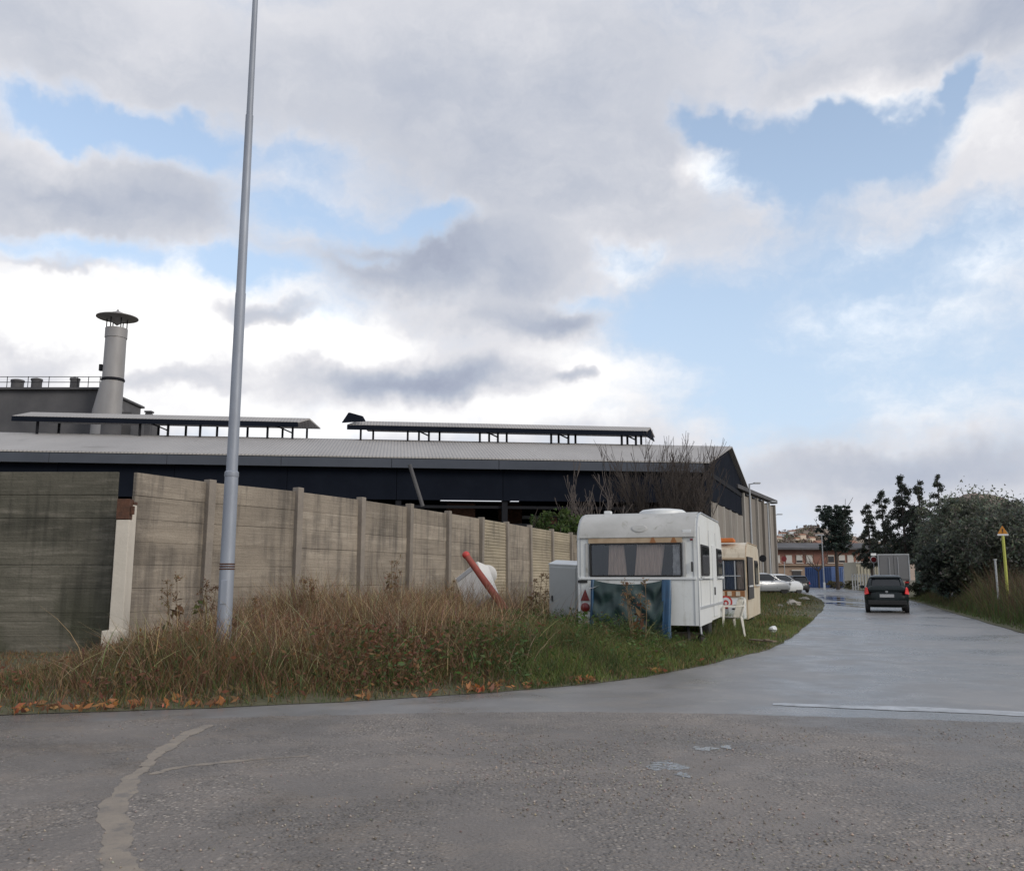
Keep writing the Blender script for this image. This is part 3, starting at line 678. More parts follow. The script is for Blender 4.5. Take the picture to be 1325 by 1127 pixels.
for zq, ext in zip(zz, (.75, .65, 0.0)):
    secs.append([(math.cos(a)*rr*1.03 - ext*max(0,-math.cos(a)), math.sin(a)*rr*1.03, zq) for a in [2*math.pi*j/24 for j in range(24)]])
MB().loft(secs).build('flared_base', M['chim'], chim, True)
MB().lathe([(rr+.08,zc0-.5),(rr+.08,0)], 20).build('base_drum', M['sooty'], chim, True)
ztc = D(150,403,CY0-1.4).z
cap = MB().lathe([(.06,ztc+.15),(.12,ztc),(.8,ztc-.28),(rr*2.0,ztc-.54),(rr*2.0,ztc-.60),(.95,ztc-.62),(.55,ztc-.85),(.04,ztc-1.25)], 28).build('rain_cap', M['chim'], chim, True)
for k in range(6):
    a = k*math.pi/3+.3; MB().tube([(math.cos(a)*rr*.95, math.sin(a)*rr*.95, zt-.2),(math.cos(a)*rr*.95, math.sin(a)*rr*.95, ztc-.58)], .05, 6).build('cap_strut', M['steel_dark'], chim)
bx('aircraft_light', (-rr-.1,-.3,zb+1.0), (.25,.3,.55), M['steel_dark'], chim, .03)
vc = D(193,535,CY0)
sv = empty('vent_stack', (vc.x, CY0, 0), 0, 'small square vent stack poking above the shed roof right of the chimney', 'chimney')
bx('shaft', (0,0,vc.z/2), (.5,.5,vc.z), M['sooty'], sv, .03); bx('cap', (0,0,vc.z+.12), (.62,.62,.14), M['sooty'], sv, .03)

# ------------------------------------------------------------------ caravans
def caravan(root, W, L, ztop, zbelt, zsh, zb, skin, capm, win, side_windows, interior, curtain_fn):
    hw = W/2
    # side walls + roof + front as one bent skin
    prof = [(0,zbelt),(0,zsh),(.03,zsh+.10),(.10,zsh+.22),(.22,ztop-.13),(.40,ztop-.05),(.70,ztop),(L-.7,ztop),(L-.30,ztop-.10),(L-.10,ztop-.35),(L,zbelt+.4),(L-.08,zbelt),(L-.25,zb)]
    body = MB()
    roof_i = prof[1:]
    for i in range(len(roof_i)-1):
        (y0,z0),(y1,z1) = roof_i[i], roof_i[i+1]
        body.add([(-hw,y0,z0),(hw,y0,z0),(hw,y1,z1),(-hw,y1,z1)], [(0,1,2,3)])
    full = [(0.02,zb),(0,zbelt)] + prof[1:]
    for sx in (-1,1): body.add([(sx*hw,a,b) for a,b in full], [tuple(range(len(full)))])
    body.build('body', skin, root, True, sharp=28)
    x0,x1,z0,z1 = win
    rw = MB()
    for a,b,c_,d in ((-hw,x0,zb,zsh),(x1,hw,zb,zsh),(x0,x1,zb,z0),(x0,x1,z1,zsh)):
        rw.add([(a,0,c_),(b,0,c_),(b,0,d),(a,0,d)], [(0,1,2,3)])
    rw.build('rear_wall', skin, root)
    # interior seen through the window
    it = MB(); y1 = 1.6
    it.add([(x0-.1,.03,z0-.25),(x1+.1,.03,z0-.25),(x1+.1,y1,z0-.25),(x0-.1,y1,z0-.25),(x0-.1,.03,z1+.1),(x1+.1,.03,z1+.1),(x1+.1,y1,z1+.1),(x0-.1,y1,z1+.1)],[(0,1,2,3),(4,7,6,5),(3,2,6,7),(0,3,7,4),(1,5,6,2)])
    it.build('interior', interior, root)
    w = MB()
    for a,b in (((x0,-.012,z0),(x1,-.012,z0)),((x0,-.012,z1),(x1,-.012,z1)),((x0,-.012,z0),(x0,-.012,z1)),((x1,-.012,z0),(x1,-.012,z1))): w.bar(a,b,.035,.03)
    fr = w.build('window_frame', M['black'], root, bevel=.006)
    MB().add([(x0,.012,z0),(x1,.012,z0),(x1,.012,z1),(x0,.012,z1)],[(0,1,2,3)]).build('pane', M['pane'], fr)
    curtain_fn(root, x0,x1,z0,z1)
    # edge mouldings down both rear corners and over the roof
    for sx in (-1,1):
        pts = [(sx*(hw+.004), a+.015, b) for a,b in full[:9]] + [(sx*(hw+.004), L-.7, ztop+.004)]
        MB().tube(pts, .017, 6).build('edge_moulding', M['cream_dirty'] if capm is M['cream'] else M['galv_thin'], root, True)
    for (y0,y1,za,zc_) in side_windows:
        sw = MB().box((hw+.012,(y0+y1)/2,(za+zc_)/2), (.03,y1-y0,zc_-za)).build('side_window', M['black'], root, bevel=.012)
        bx('pane', (hw+.03,(y0+y1)/2,(za+zc_)/2), (.012,y1-y0-.08,zc_-za-.08), M['pane_dark'], sw)
        bx('sill', (hw+.04,(y0+y1)/2,za-.03), (.05,y1-y0+.04,.04), M['white_plain'], sw)
    for sx in (-1,1):
        wh_ = MB().lathe([(.20,-.09),(.30,-.08),(.315,0),(.30,.08),(.20,.09)], 20, (sx*(hw-.14),L*.5,.33), 'X').build('tyre', M['black'], root, True)
        MB().lathe([(.02,-.07),(.19,-.08),(.19,.08),(.02,.07)], 16, (sx*(hw-.14),L*.5,.33), 'X').build('rim', M['rim'], wh_, True)
    MB().box((0,L/2,zb+.05),(W-.1,L-.4,.12)).build('chassis', M['black'], root)
    for sx in (-1,1):
        MB().bar((sx*(hw-.25),.35,zb), (sx*(hw-.2),.2,.05), .05).build('corner_steady', M['black'], root)
ang = -math.atan2(1.46, 4.3)
rc = D(903,760,16.25)
ax = Vector((math.cos(ang), math.sin(ang))); W1 = 2.22
o1 = Vector((rc.x, 16.25)) - ax*(W1/2)
c1r = empty('caravan', (o1.x, o1.y, .06), ang, 'white caravan with pale curtains in its rear window, nearest to the camera', 'caravan', 'caravans parked on the verge')
def zc(py, Y=16.4): return D(800, py, Y).z - .06
zt1, zsh1, zw1, zw0, zbl, zb1 = zc(661), zc(694), zc(703), zc(745), zc(749), zc(809)
def xl(px): # local x on the rear face seen at px
    a, b, c_ = ray(px, 740); n = Vector((-ax.y, ax.x)); t = (o1.dot(n))/(a*n.x + b*n.y); return (Vector((a*t, b*t))-o1).dot(ax)
def curtains1(root, x0,x1,z0,z1):
    r = random.Random(4)
    for pa, pb, pa2, pb2 in ((787,806,785,810),(824,860,819,853)):
        xa, xb, xa2, xb2 = xl(pa), xl(pb), xl(pa2), xl(pb2); n = 26; vs = []; fs = []
        for j in range(9):
            f = j/8; z = z1+.02 - f*(z1-z0+.1)
            for i in range(n):
                u = i/(n-1); x = (xa+(xb-xa)*u)*(1-f) + (xa2+(xb2-xa2)*u)*f
                vs.append((x, .11 + .022*math.sin(u*n*1.25) + .01*math.sin(u*7+f*3), z))
        for j in range(8):
            for i in range(n-1): k = j*n+i; fs.append((k,k+1,k+n+1,k+n))
        MB().add(vs, fs).build('curtain', M['curtain'], root, True, sharp=180)
    # crumpled foil at the right end of the glass
    vs = []; fs = []; n = 5
    for j in range(12):
        for i in range(n): vs.append((xl(871)+(xl(881)-xl(871))*i/(n-1)+r.uniform(-.015,.015), .06+r.uniform(-.03,.03), z1-(z1-z0)*j/11))
    for j in range(11):
        for i in range(n-1): k = j*n+i; fs.append((k,k+1,k+n+1,k+n))
    MB().add(vs, fs).build('crumpled_foil', M['plate'], root)
caravan(c1r, W1, 4.55, zt1, zbl, zsh1, zb1, M['white_gel'], M['cap_grey'], (xl(764), xl(882), zw0, zw1), [(.55,1.75,zw0,zw1),(3.3,4.2,zw0,zw1)], M['darkin'], curtains1)
# rounded-over upper rear moulding
hw = W1/2-.03; vs = []; fs = []
mp = [(-.012,zsh1+.0),(-.006,zsh1+.04),(.02,zsh1+.12),(.09,zsh1+.24),(.21,zt1-.11),(.40,zt1-.03),(.72,zt1+.018)]
MB().loft([[(x,a,b) for a,b in mp] for x in (-hw,-hw/3,hw/3,hw)], closed=False, caps=False).build('upper_moulding', M['cap_grey'], c1r, True, sharp=180)
bx('moulding_lip', (0,-.02,zsh1-.005), (W1-.06,.035,.022), M['cap_grey'], c1r, .006)
bs = MB().lathe([(.01,-.03),(.10,-.028),(.12,-.01),(.12,.04)], 20, (0,0,0), 'Y').build('moulded_boss', M['cap_grey'], c1r, True); bs.location = (xl(828), .035, zc(683)); bs.scale = (1.25,.5,.65); bs.rotation_euler = (R(-22),0,0)
bx('name_badge', (xl(890), .02, zc(688)), (.16,.03,.07), M['white_plain'], c1r, .008)
sp_ = bx('weathered_strip', ((xl(762)+xl(884))/2,-.018,(zw1+zsh1)/2-.0), (xl(884)-xl(762),.02,zsh1-zw1-.03), M['cream_dirty'], c1r, .005)
for pa in (846,873):
    x = xl(pa); z = (zw1+zsh1)/2
    MB().add([(x-.06,-.031,z-.05),(x+.06,-.031,z-.05),(x+.02,-.031,z+.045),(x-.02,-.031,z+.045),(x-.06,-.026,z-.05),(x+.06,-.026,z-.05),(x+.02,-.026,z+.045),(x-.02,-.026,z+.045)],[(0,1,2,3),(4,7,6,5),(0,4,5,1),(2,6,7,3),(1,5,6,2),(0,3,7,4)]).build('rusty_mark', M['rustbrown'], sp_)
MB().loft([[(x, .35+f*.8 + (0), zt1+.0), ] for x in ()] or [[(math.cos(a)*.46*k+xl(848), 1.0+math.sin(a)*.5*k, zt1+h) for a in [2*math.pi*j/24 for j in range(24)]] for k,h in ((1,-.02),(.97,.05),(.85,.085),(.5,.105))]).build('roof_light', M['white_plain'], c1r, True)
bx('roof_vent', (xl(776),.8,zt1+.04), (.14,.14,.08), M['white_plain'], c1r, .02)
bx('belt_rail', (0,-.012,zbl+.01), (W1-.04,.024,.045), M['white_plain'], c1r, .008)
tx = xl(757)
MB().add([(tx-.085,-.03,zc(778)),(tx+.085,-.03,zc(778)),(tx,-.03,zc(764)+.02),(tx-.085,0,zc(778)),(tx+.085,0,zc(778)),(tx,0,zc(764)+.02)],[(0,1,2),(3,5,4),(0,3,4,1),(1,4,5,2),(2,5,3,0)]).build('triangular_reflector', M['redlens'], c1r, bevel=.006)
MB().lathe([(.085,0),(.085,-.03),(.06,-.045),(.01,-.05)], 20, (tx,0,zc(787)), 'Y').build('tail_lamp', M['redlens'], c1r, True)
bx('lamp_bracket', (xl(754),-.012,zc(751)-.02), (.18,.03,.05), M['black'], c1r, .008)
MB().add([(xl(763),-.12,zc(762)),(xl(770),-.16,zc(761)),(xl(779),-.06,zc(756)),(xl(771),-.03,zc(755))],[(0,1,2,3)]).build('bent_plate', M['plate'], c1r)
bx('skirt', (W1/2+.005,1.0,(zb1+zc(784))/2-.02), (.03,1.9,zc(784)-zb1), M['white_plain'], c1r, .01)
bx('skirt_rail', (W1/2+.012,2.2,zc(787)), (.03,4.2,.05), M['galv_thin'], c1r, .006)
dr = bx('door', (W1/2+.012,2.75,(zb1+zw1)/2+.05), (.025,.62,zw1-zb1-.02), M['white_plain'], c1r, .008); bx('handle', (W1/2+.035,2.5,zbl-.25), (.03,.05,.16), M['black'], dr, .006)
bx('awning_rail', (W1/2+.01,2.3,zbl), (.025,4.3,.03), M['galv_thin'], c1r)
for i, (dy, dx) in enumerate(((.50,.0),)):
    MB().tube([(W1/2-.05,dy,zb1+.1),(W1/2-.02,dy-.03,.25)], .022, 8).build('prop_stand', M['galv_thin'], c1r)
    MB().lathe([(.075,.02),(.085,.10),(.07,.24),(.03,.30)], 12, (W1/2-.02,dy-.03,0)).build('stand_foot', M['black'], c1r, True)

for (a_, b_, c_, d_) in ((xl(758),xl(888),zw0-.07,zw0-.035),(xl(758),xl(761.5),zw0-.035,zw1+.02),(xl(884.5),xl(888),zw0-.035,zw1+.02)):
    bx('window_surround', ((a_+b_)/2,-.008,(c_+d_)/2), (b_-a_,.02,d_-c_), M['cap_grey'], c1r, .006)
for px_s in (751.5, 898): bx('corner_seam', (xl(px_s),-.004,(zb1+zsh1)/2), (.012,.012,zsh1-zb1-.02), M['galv_thin'], c1r)
for y_s in (.42,1.9,3.15): bx('side_seam', (W1/2+.003,y_s,(zb1+zt1)/2-.1), (.01,.014,zt1-zb1-.35), M['galv_thin'], c1r)
bx('grab_handle', (xl(896),-.04,zbl+.22), (.03,.03,.18), M['black'], c1r, .008); bx('marker_lamp', (xl(896),-.015,zsh1-.06), (.05,.025,.03), M['redlens'], c1r, .006)
# tarpaulin over the lower rear
tp = empty('tarpaulin', (o1.x, o1.y, .06), ang, 'dark green and blue tarpaulin draped across the lower rear of the nearest white caravan', 'tarpaulin')
def drape(name, pxa, pxb, m, sag, seed, tie=()):
    r = random.Random(seed); n, k = 48, 26; vs = []; fs = []
    xa, xb = xl(pxa), xl(pxb); zt_, zb_ = zc(750), .10
    ph = [r.uniform(0,6.28) for _ in range(6)]
    for j in range(k):
        f = j/(k-1)
        for i in range(n):
            u = i/(n-1); top = zt_ - sag*math.sin(u*math.pi)**.7*.6 if sag else zt_
            z = top + (zb_-top)*f
            c1_ = abs(u-.12)+f*.9; c2_ = abs(u-.86)+f*.7
            swag = (.048*math.sin(c1_*17+ph[0])*math.exp(-2.2*abs(u-.1)) + .055*math.sin(c2_*19+ph[1])*math.exp(-2.0*abs(u-.9)) + .010*math.sin(u*19+ph[2]+f*2.5)*f + .004*math.sin(u*67+ph[3]))*min(f*5+.2,1) if sag else .014*math.sin(u*8+ph[0]+f*2.4)*min(f*4+.3,1)
            y = -.06 - .17*f**.8 + swag - .03*math.sin(u*math.pi)
            vs.append((xa+(xb-xa)*u + .02*math.sin(f*6+u*9+ph[4])*f, y, z))
    for j in range(k-1):
        for i in range(n-1): q_ = j*n+i; fs.append((q_,q_+1,q_+n+1,q_+n))
    return MB().add(vs, fs).build(name, m, tp, True, sharp=180)
drape('green_sheet', 769, 859, M['tarp'], .14, 3)
drape('blue_sheet', 857, 869, M['tarp_blue'], 0, 5)
drape('blue_strip', 765.5, 770, M['tarp_blue'], 0, 6)

# second caravan
rc2 = D(966,760,24.0); ang2 = ang - .02; ax2 = Vector((math.cos(ang2), math.sin(ang2))); W2 = 2.1
o2 = Vector((rc2.x, 24.0)) - ax2*(W2/2)
c2r = empty('caravan', (o2.x, o2.y, .06), ang2, 'yellowed cream caravan with rust stains, behind the white caravan', 'caravan', 'caravans parked on the verge')
def xl2(px):
    a, b, c_ = ray(px, 740); n = Vector((-ax2.y, ax2.x)); t = (o2.dot(n))/(a*n.x + b*n.y); return (Vector((a*t, b*t))-o2).dot(ax2)
def zc2(py): return D(950, py, 24.1).z - .06
def curtains2(root, x0,x1,z0,z1):
    for pa, pb, m in ((927,936,'curtain_blue'),(937.5,950,'curtain_blue'),(953,963,'curtain')):
        xa, xb = xl2(pa), xl2(pb); n = 18; vs = []; fs = []
        for z in (z1+.03, z0-.05):
            for i in range(n): vs.append((xa+(xb-xa)*i/(n-1), .10+.02*math.sin(i*1.6), z))
        for i in range(n-1): fs.append((i,i+1,i+n+1,i+n))
        MB().add(vs, fs).build('curtain', M[m], root, True, sharp=180)
caravan(c2r, W2, 4.4, zc2(701), zc2(764), zc2(721), zc2(801), M['cream'], M['cream'], (xl2(905), xl2(963), zc2(763), zc2(725)), [(.25,1.3,zc2(757),zc2(723)),(2.6,3.6,zc2(757),zc2(723))], M['darkin'], curtains2)
for px in (936.5, 951): bx('window_bar', (xl2(px),-.01,(zc2(763)+zc2(725))/2), (.03,.03,zc2(725)-zc2(763)), M['galv_thin'], c2r)
bx('window_bar', (xl2(940),-.014,zc2(745)), (.75,.02,.025), M['galv_thin'], c2r)
bx('gutter_strip', (0,-.02,zc2(723)), (W2-.05,.05,.05), M['cream_dirty'], c2r, .008)
st = bx('stained_panel', (.2,-.016,zc2(768)), (W2-.5,.03,.16), M['rustbrown'], c2r, .006)
for px in (934,943,954): bx('pale_plate', (xl2(px),-.036,zc2(768)), (.11,.015,.12), M['cream'], st, .004)
bx('lower_panel', (0,-.013,zc2(787)), (W2-.06,.026,zc2(774)-zc2(800)), M['white_plain'], c2r, .01)
sgx = xl2(938)
sg = MB().lathe([(.17,0),(.17,-.012),(.005,-.013)], 28, (sgx,-.03,zc2(779)), 'Y').build('round_sticker', M['red'], c2r)
MB().lathe([(.125,0),(.125,-.004),(.005,-.0045)], 28, (sgx,-.043,zc2(779)), 'Y').build('white_disc', M['white_plain'], sg)
MB().lathe([(.075,0),(.075,-.004),(.005,-.0045)], 24, (sgx,-.048,zc2(779)-.02), 'Y').build('red_disc', M['red'], sg)
MB().lathe([(.035,0),(.035,-.004),(.005,-.0045)], 20, (sgx,-.053,zc2(779)-.03), 'Y').build('white_dot', M['white_plain'], sg)
bx('side_rail', (W2/2+.012,2.2,zc2(760)), (.025,4.1,.04), M['cream_dirty'], c2r, .006)
bx('gas_locker', (W2/2-.25,-.20,zc2(792)), (.42,.40,.34), M['white_plain'], c2r, .03)
bx('locker_vent', (W2/2-.25,-.405,zc2(787)), (.2,.012,.04), M['black'], c2r)
bo = empty('orange_box', (o2.x+.1, o2.y+.45, zc2(701)+.06), ang2, 'flat orange plastic box lying on the cream caravan roof', 'box')
bl = D(941,699,24.4); bo.location = (bl.x, 24.45, zc2(701)+.04)
bx('tray', (0,0,.06), (.42,.35,.09), M['orange'], bo, .02); bx('lid', (0,0,.115), (.36,.30,.03), M['orange'], bo, .012)

# ------------------------------------------------------------------ plastic chair
cp = G(944,829)
ch = empty('plastic_chair', (cp.x, cp.y, .10), R(97), 'white plastic garden armchair on the grass beside the caravans', 'chair')
# chair faces +y in its own space before turning
seat = MB(); n = 8; vs = []; fs = []
for lv in (0, -.025):
    for j in range(n):
        for i in range(n):
            u, v = i/(n-1)*2-1, j/(n-1)*2-1; vs.append((u*.23, v*.22, .42+lv - .02*(1-u*u) + .015*max(v,0)))
for l in (0,1):
    for j in range(n-1):
        for i in range(n-1): k = l*n*n+j*n+i; fs.append((k,k+1,k+n+1,k+n))
MB().add(vs, fs).build('seat', M['plastic'], ch, True, sharp=60)
bk = MB()
for k in range(5):
    x = -.17 + k*.085; pts = [(x,-.20,.41),(x*1.05,-.26,.58),(x*1.06,-.30,.74),(x*.98,-.315,.81-.02*abs(x)*5)]
    for i in range(3): bk.bar(pts[i], pts[i+1], .062, .014, (1,0,0))
bk.tube([(-.21,-.21,.42),(-.225,-.26,.60),(-.215,-.30,.74),(-.15,-.32,.82),(0,-.325,.845),(.15,-.32,.82),(.215,-.30,.74),(.225,-.26,.60),(.21,-.21,.42)], .018, 8)
bk.build('backrest', M['plastic'], ch, True)
for sx in (-1,1):
    for fy, top in ((.20,.64),(-.20,.42)):
        MB().loft([[(sx*.235+a,fy+b,top) for a,b in ((-.03,-.03),(.03,-.03),(.03,.03),(-.03,.03))], [(sx*.265+a,fy*1.25+b,0) for a,b in ((-.02,-.02),(.02,-.02),(.02,.02),(-.02,.02))]]).build('leg', M['plastic'], ch, bevel=.008)
    MB().loft([[(sx*.25+a,y,z+b) for a,b in ((-.033,-.012),(.033,-.012),(.033,.012),(-.033,.012))] for y,z in ((.25,.58),(.235,.63),(.18,.655),(0,.655),(-.18,.66),(-.27,.67))]).build('armrest', M['plastic'], ch, True, bevel=.006)

# ------------------------------------------------------------------ locker, dumped things
lk = D(728,770,19.2)
lo = empty('metal_locker', (lk.x, 19.2, .10), R(-18), 'grey metal cabinet leaning beside the white caravan, against the wall side', 'cabinet')
lo.rotation_euler = (R(9), R(3.0), R(-20))
hL = D(728,729,19.2).z - .12
bx('case', (0,.25,hL/2), (.60,.52,hL), M['locker'], lo, .015)
dd = bx('door', (0,-.02,hL/2-.01), (.57,.03,hL-.06), M['locker'], lo, .008); bx('handle', (-.22,-.05,hL*.55), (.02,.04,.12), M['black'], dd, .005)
bx('top', (0,.25,hL+.012), (.62,.54,.03), M['white_plain'], lo, .008)
dmp = D(612,760,20.0)
wc = empty('dumped_appliance', (dmp.x+.02, 20.2, 1.12), 0, 'white enamel appliance casing tipped over in the dry weeds by the wall', 'appliance')
wc.rotation_euler = (R(-18), R(-34), R(-28))
bx('casing', (0,.18,.05), (.68,.40,1.0), M['dump'], wc, .02)
bx('side_panel', (-.352,.18,.05), (.02,.42,1.02), M['post_white'], wc, .006)
bx('kick_plate', (0,-.025,-.40), (.62,.02,.12), M['plate'], wc, .005)
bx('control_strip', (0,-.03,.47), (.62,.02,.10), M['plate'], wc, .005)
wp2 = D(630,744,20.9); wq = empty('white_disc_panel', (wp2.x,20.9,wp2.z), 0, 'rounded white plastic panel behind the red pole', 'panel')
wq.rotation_euler = (R(80), R(-25), R(-10)); MB().lathe([(.02,.03),(.20,.02),(.24,-.01),(.23,-.03)], 24).build('panel', M['dump'], wq, True)
p0, p1 = D(603,718,19.6), D(656,792,19.2)
rp = empty('red_pole', (p1.x, p1.y, p1.z), 0, 'faded red pole with ball end leaning over the dumped appliance', 'pole')
MB().tube([(0,0,-.2*0), (p0-p1)*.5, (p0-p1)], [.085,.078,.066], 14).build('shaft', M['redpole'], rp, True)
dv = (p0-p1); MB().lathe([(.01,-.085),(.05,-.07),(.08,-.03),(.085,0),(.08,.03),(.05,.07),(.01,.085)], 16, dv).build('ball', M['red'], rp, True)

# ------------------------------------------------------------------ cars
def rrect(hx, y0, y1, r, n=4):
    pts = []
    for cx_, cy_, a0 in ((hx-r,y0+r,-90),(hx-r,y1-r,0),(-hx+r,y1-r,90),(-hx+r,y0+r,180)):
        for k in range(n+1): a = R(a0+90*k/n); pts.append((cx_+r*math.cos(a), cy_+r*math.sin(a)))
    return pts
def car(name, loc, rz, paint, label, L=3.42, W=1.62, H=1.46, wagon=False, lamps_on=False, group=None):
    o = empty(name, loc, rz, label, 'car', group)
    hw = W/2; belt = .92*H/1.46; k = L/3.42
    lv = [(.24,.93,.10,.10),(.34,.985,.02,.02),(.55,1.0,0,.0),(.72,.995,.03,.06),(belt-.06,.965,.06,.24),(belt,.93,.10,.42)]
    secs = [[(p[0],p[1],z) for p in rrect(hw*w, y0*k, (3.42-y1)*k, .42)] for z,w,y0,y1 in lv]
    MB().loft(secs).build('body', paint, o, True, sharp=50)
    bon = [[(p[0],p[1],z) for p in rrect(hw*w, 2.2*k, (3.42-y1)*k, .15)] for z,w,y1 in ((belt-.02,.90,.30),(belt+.05,.86,.75))]
    MB().loft(bon).build('bonnet', paint, o, True)
    re = .10 if not wagon else .06; rt = .46 if not wagon else .26
    gh = [(belt-.01,.90,re,2.75),(belt+.20,.83,re+(rt-re)*.42,2.45),(belt+.40,.745,re+(rt-re)*.85,2.16),(H-.075,.69,rt,2.02)]
    gs = [[(p[0],p[1],z) for p in rrect(hw*w, y0*k, y1*k, .24)] for z,w,y0,y1 in gh]; n = len(gs[0])
    MB().loft([[(p[0]*.985,p[1]+.0,p[2]) for p in q_] for q_ in gs]).build('cabin', M['pane_dark'], o, True, sharp=60)
    rfs = [[(p[0],p[1],z) for p in rrect(hw*w, y0*k, y1*k, .16)] for z,w,y0,y1 in ((H-.10,.72,rt-.10,2.08),(H-.06,.71,rt-.05,2.02),(H-.02,.62,rt+.08,1.9),(H,.45,rt+.3,1.7))]
    MB().loft(rfs).build('roof', paint, o, True, sharp=50)
    for sx in (-1,1):
        # rear, middle and front pillars follow the cabin skin
        cps = [(sx*hw*wf*.985, y0*k, z) for z,wf,y0,y1 in gh]
        MB().loft([[(p[0]-sx*.17*(1-.25*j),p[1]-.012,p[2]),(p[0]+sx*.006,p[1]+.10,p[2]),(p[0]+sx*.006,p[1]+.34,p[2]),(p[0]-sx*.17,p[1]+.3,p[2])] for j,p in enumerate(cps)]).build('rear_pillar', paint, o, True)
        for (i_y, w) in ((.42,.07),(1,.06)):
            pts = []
            for z,wf,y0,y1 in gh: pts.append((sx*hw*wf*.995, (y0+.04+(y1-y0-.1)*i_y)*k, z))
            for a in range(3): pass
            MB().loft([[(p[0]-sx*.03,p[1]-w/2,p[2]),(p[0]+sx*.008,p[1]-w/2,p[2]),(p[0]+sx*.008,p[1]+w/2,p[2]),(p[0]-sx*.03,p[1]+w/2,p[2])] for p in pts]).build('pillar', paint, o, True)
        tl0 = [(.985,.05,.70),(.985,.26,.76),(.955,.30,.94),(.91,.16,1.0),(.86,.06,.97),(.80,.01,.74)]
        MB().loft([[(sx*hw*f,y,z*H/1.46) for f,y,z in tl0],[(sx*hw*(f+.018),y-.03,(.85+(z-.85)*.9)*H/1.46) for f,y,z in tl0]]).build('tail_light', M['taillit'] if lamps_on else M['taillens'], o, True)
        mr = MB().box((sx*(hw+.06),2.15*k,belt+.06),(.16,.09,.13)).build('mirror', paint, o, bevel=.03)
        bx('door_seam', (sx*(hw*.992+.003),1.35*k,.62), (.008,.012,.55), M['black'], o)
        bx('headlight', (sx*hw*.78,3.28*k,.68), (.30,.12,.16), M['plate'], o, .03)
    MB().loft([[(p[0],p[1],z) for p in rrect(hw*w, (y0)*k, .5*k, .10)] for z,w,y0 in ((belt-.10,.84,.030),(belt-.03,.86,.012),(belt+.06,.82,.055),(belt+.12,.74,.13))]).build('tailgate', paint, o, True)
    bx('rear_bumper', (0,.02,.40), (W*.86,.10,.18), M['black'], o, .03)
    bx('number_plate', (0,-.012,.66), (.52,.02,.12), M['plate'], o, .004)
    bx('tailgate_seam', (0,.045,belt-.05), (W*.72,.012,.012), M['black'], o)
    MB().lathe([(.055,0),(.05,-.012),(.01,-.014)], 18, (0,.035,belt-.10), 'Y').build('emblem', M['rim'], o, True)
    MB().bar((0,re*k+.02,belt+.05),(.22,(re+(rt-re)*.4)*k-.0,belt+.16),.018).build('wiper', M['black'], o)
    MB().box((0,1.7*k,.28),(W*.8,L*.9,.14)).build('underbody', M['black'], o)
    for sx in (-1,1):
        for y in (.52*k, 2.85*k):
            ty = MB().lathe([(.17,-.085),(.27,-.085),(.285,-.05),(.285,.05),(.27,.085),(.17,.085)], 22, (sx*(hw-.10),y,.285), 'X').build('tyre', M['black'], o, True)
            MB().lathe([(.03,-.08),(.18,-.07),(.18,.07),(.03,.08)], 18, (sx*(hw-.10),y,.285), 'X').build('rim', M['rim'], ty, True)
    return o
M['taillens'] = mat('red_tail_lens', (.42,.02,.02), .25, .1, 10, coat=.5)
def emit(name, c, e):
    m = bpy.data.materials.new(name); m.use_nodes = True; p = m.node_tree.nodes['Principled BSDF']
    p.inputs['Base Color'].default_value = c+(1,); p.inputs['Emission Color'].default_value = c+(1,); p.inputs['Emission Strength'].default_value = e; p.inputs['Roughness'].default_value = .3; return m
M['taillit'] = emit('lit_tail_lens', (.62,.05,.05), .10)
bp = G(1149,793); car('hatchback_car', (bp.x,bp.y,0), R(-21), M['blackcar'], 'black hatchback car driving away along the wet road', lamps_on=True)
GP = 'cars parked before the concrete building'
q = G(1038,766.5); car('parked_car', (q.x,q.y,0), R(6), M['darkgrey'], 'dark grey hatchback with red tail light parked nearest the road bend', 3.9,1.68,1.5, True, group=GP)
q = D(949,764,60.5); car('parked_car', (q.x,q.y,.22), R(-72), M['silver'], 'silver car parked side on behind the grassy mound', 4.1,1.7,1.45, group=GP)
q = D(980,764,66.5); car('parked_car', (q.x,q.y,.10), R(-62), M['whitecar'], 'white car between the silver car and the dark hatchback', 4.0,1.72,1.5, True, group=GP)
# grey van behind the parked cars
vp = D(1000,755,82)
van = empty('box_van', (vp.x, 84, 0), R(80), 'grey box van partly hidden behind the parked cars', 'van')
MB().loft([[(p[0],p[1],z) for p in rrect(1.0,0,4.4,.15)] for z in (.55,2.3,2.42)]).build('body', M['trailer'], van, True)
for sx in (-1,1):
    bx('side_window', (sx*1.005,3.2,1.75), (.02,1.2,.55), M['pane_dark'], van, .005); bx('side_window', (sx*1.005,1.4,1.75), (.02,1.6,.55), M['pane_dark'], van, .005)
    for y in (.9,3.5): MB().lathe([(.17,-.1),(.32,-.1),(.34,0),(.32,.1),(.17,.1)], 18, (sx*.88,y,.34), 'X').build('tyre', M['black'], van, True)
bx('roof_rail', (0,2.2,2.46), (2.1,4.3,.06), M['rust'], van, .01)

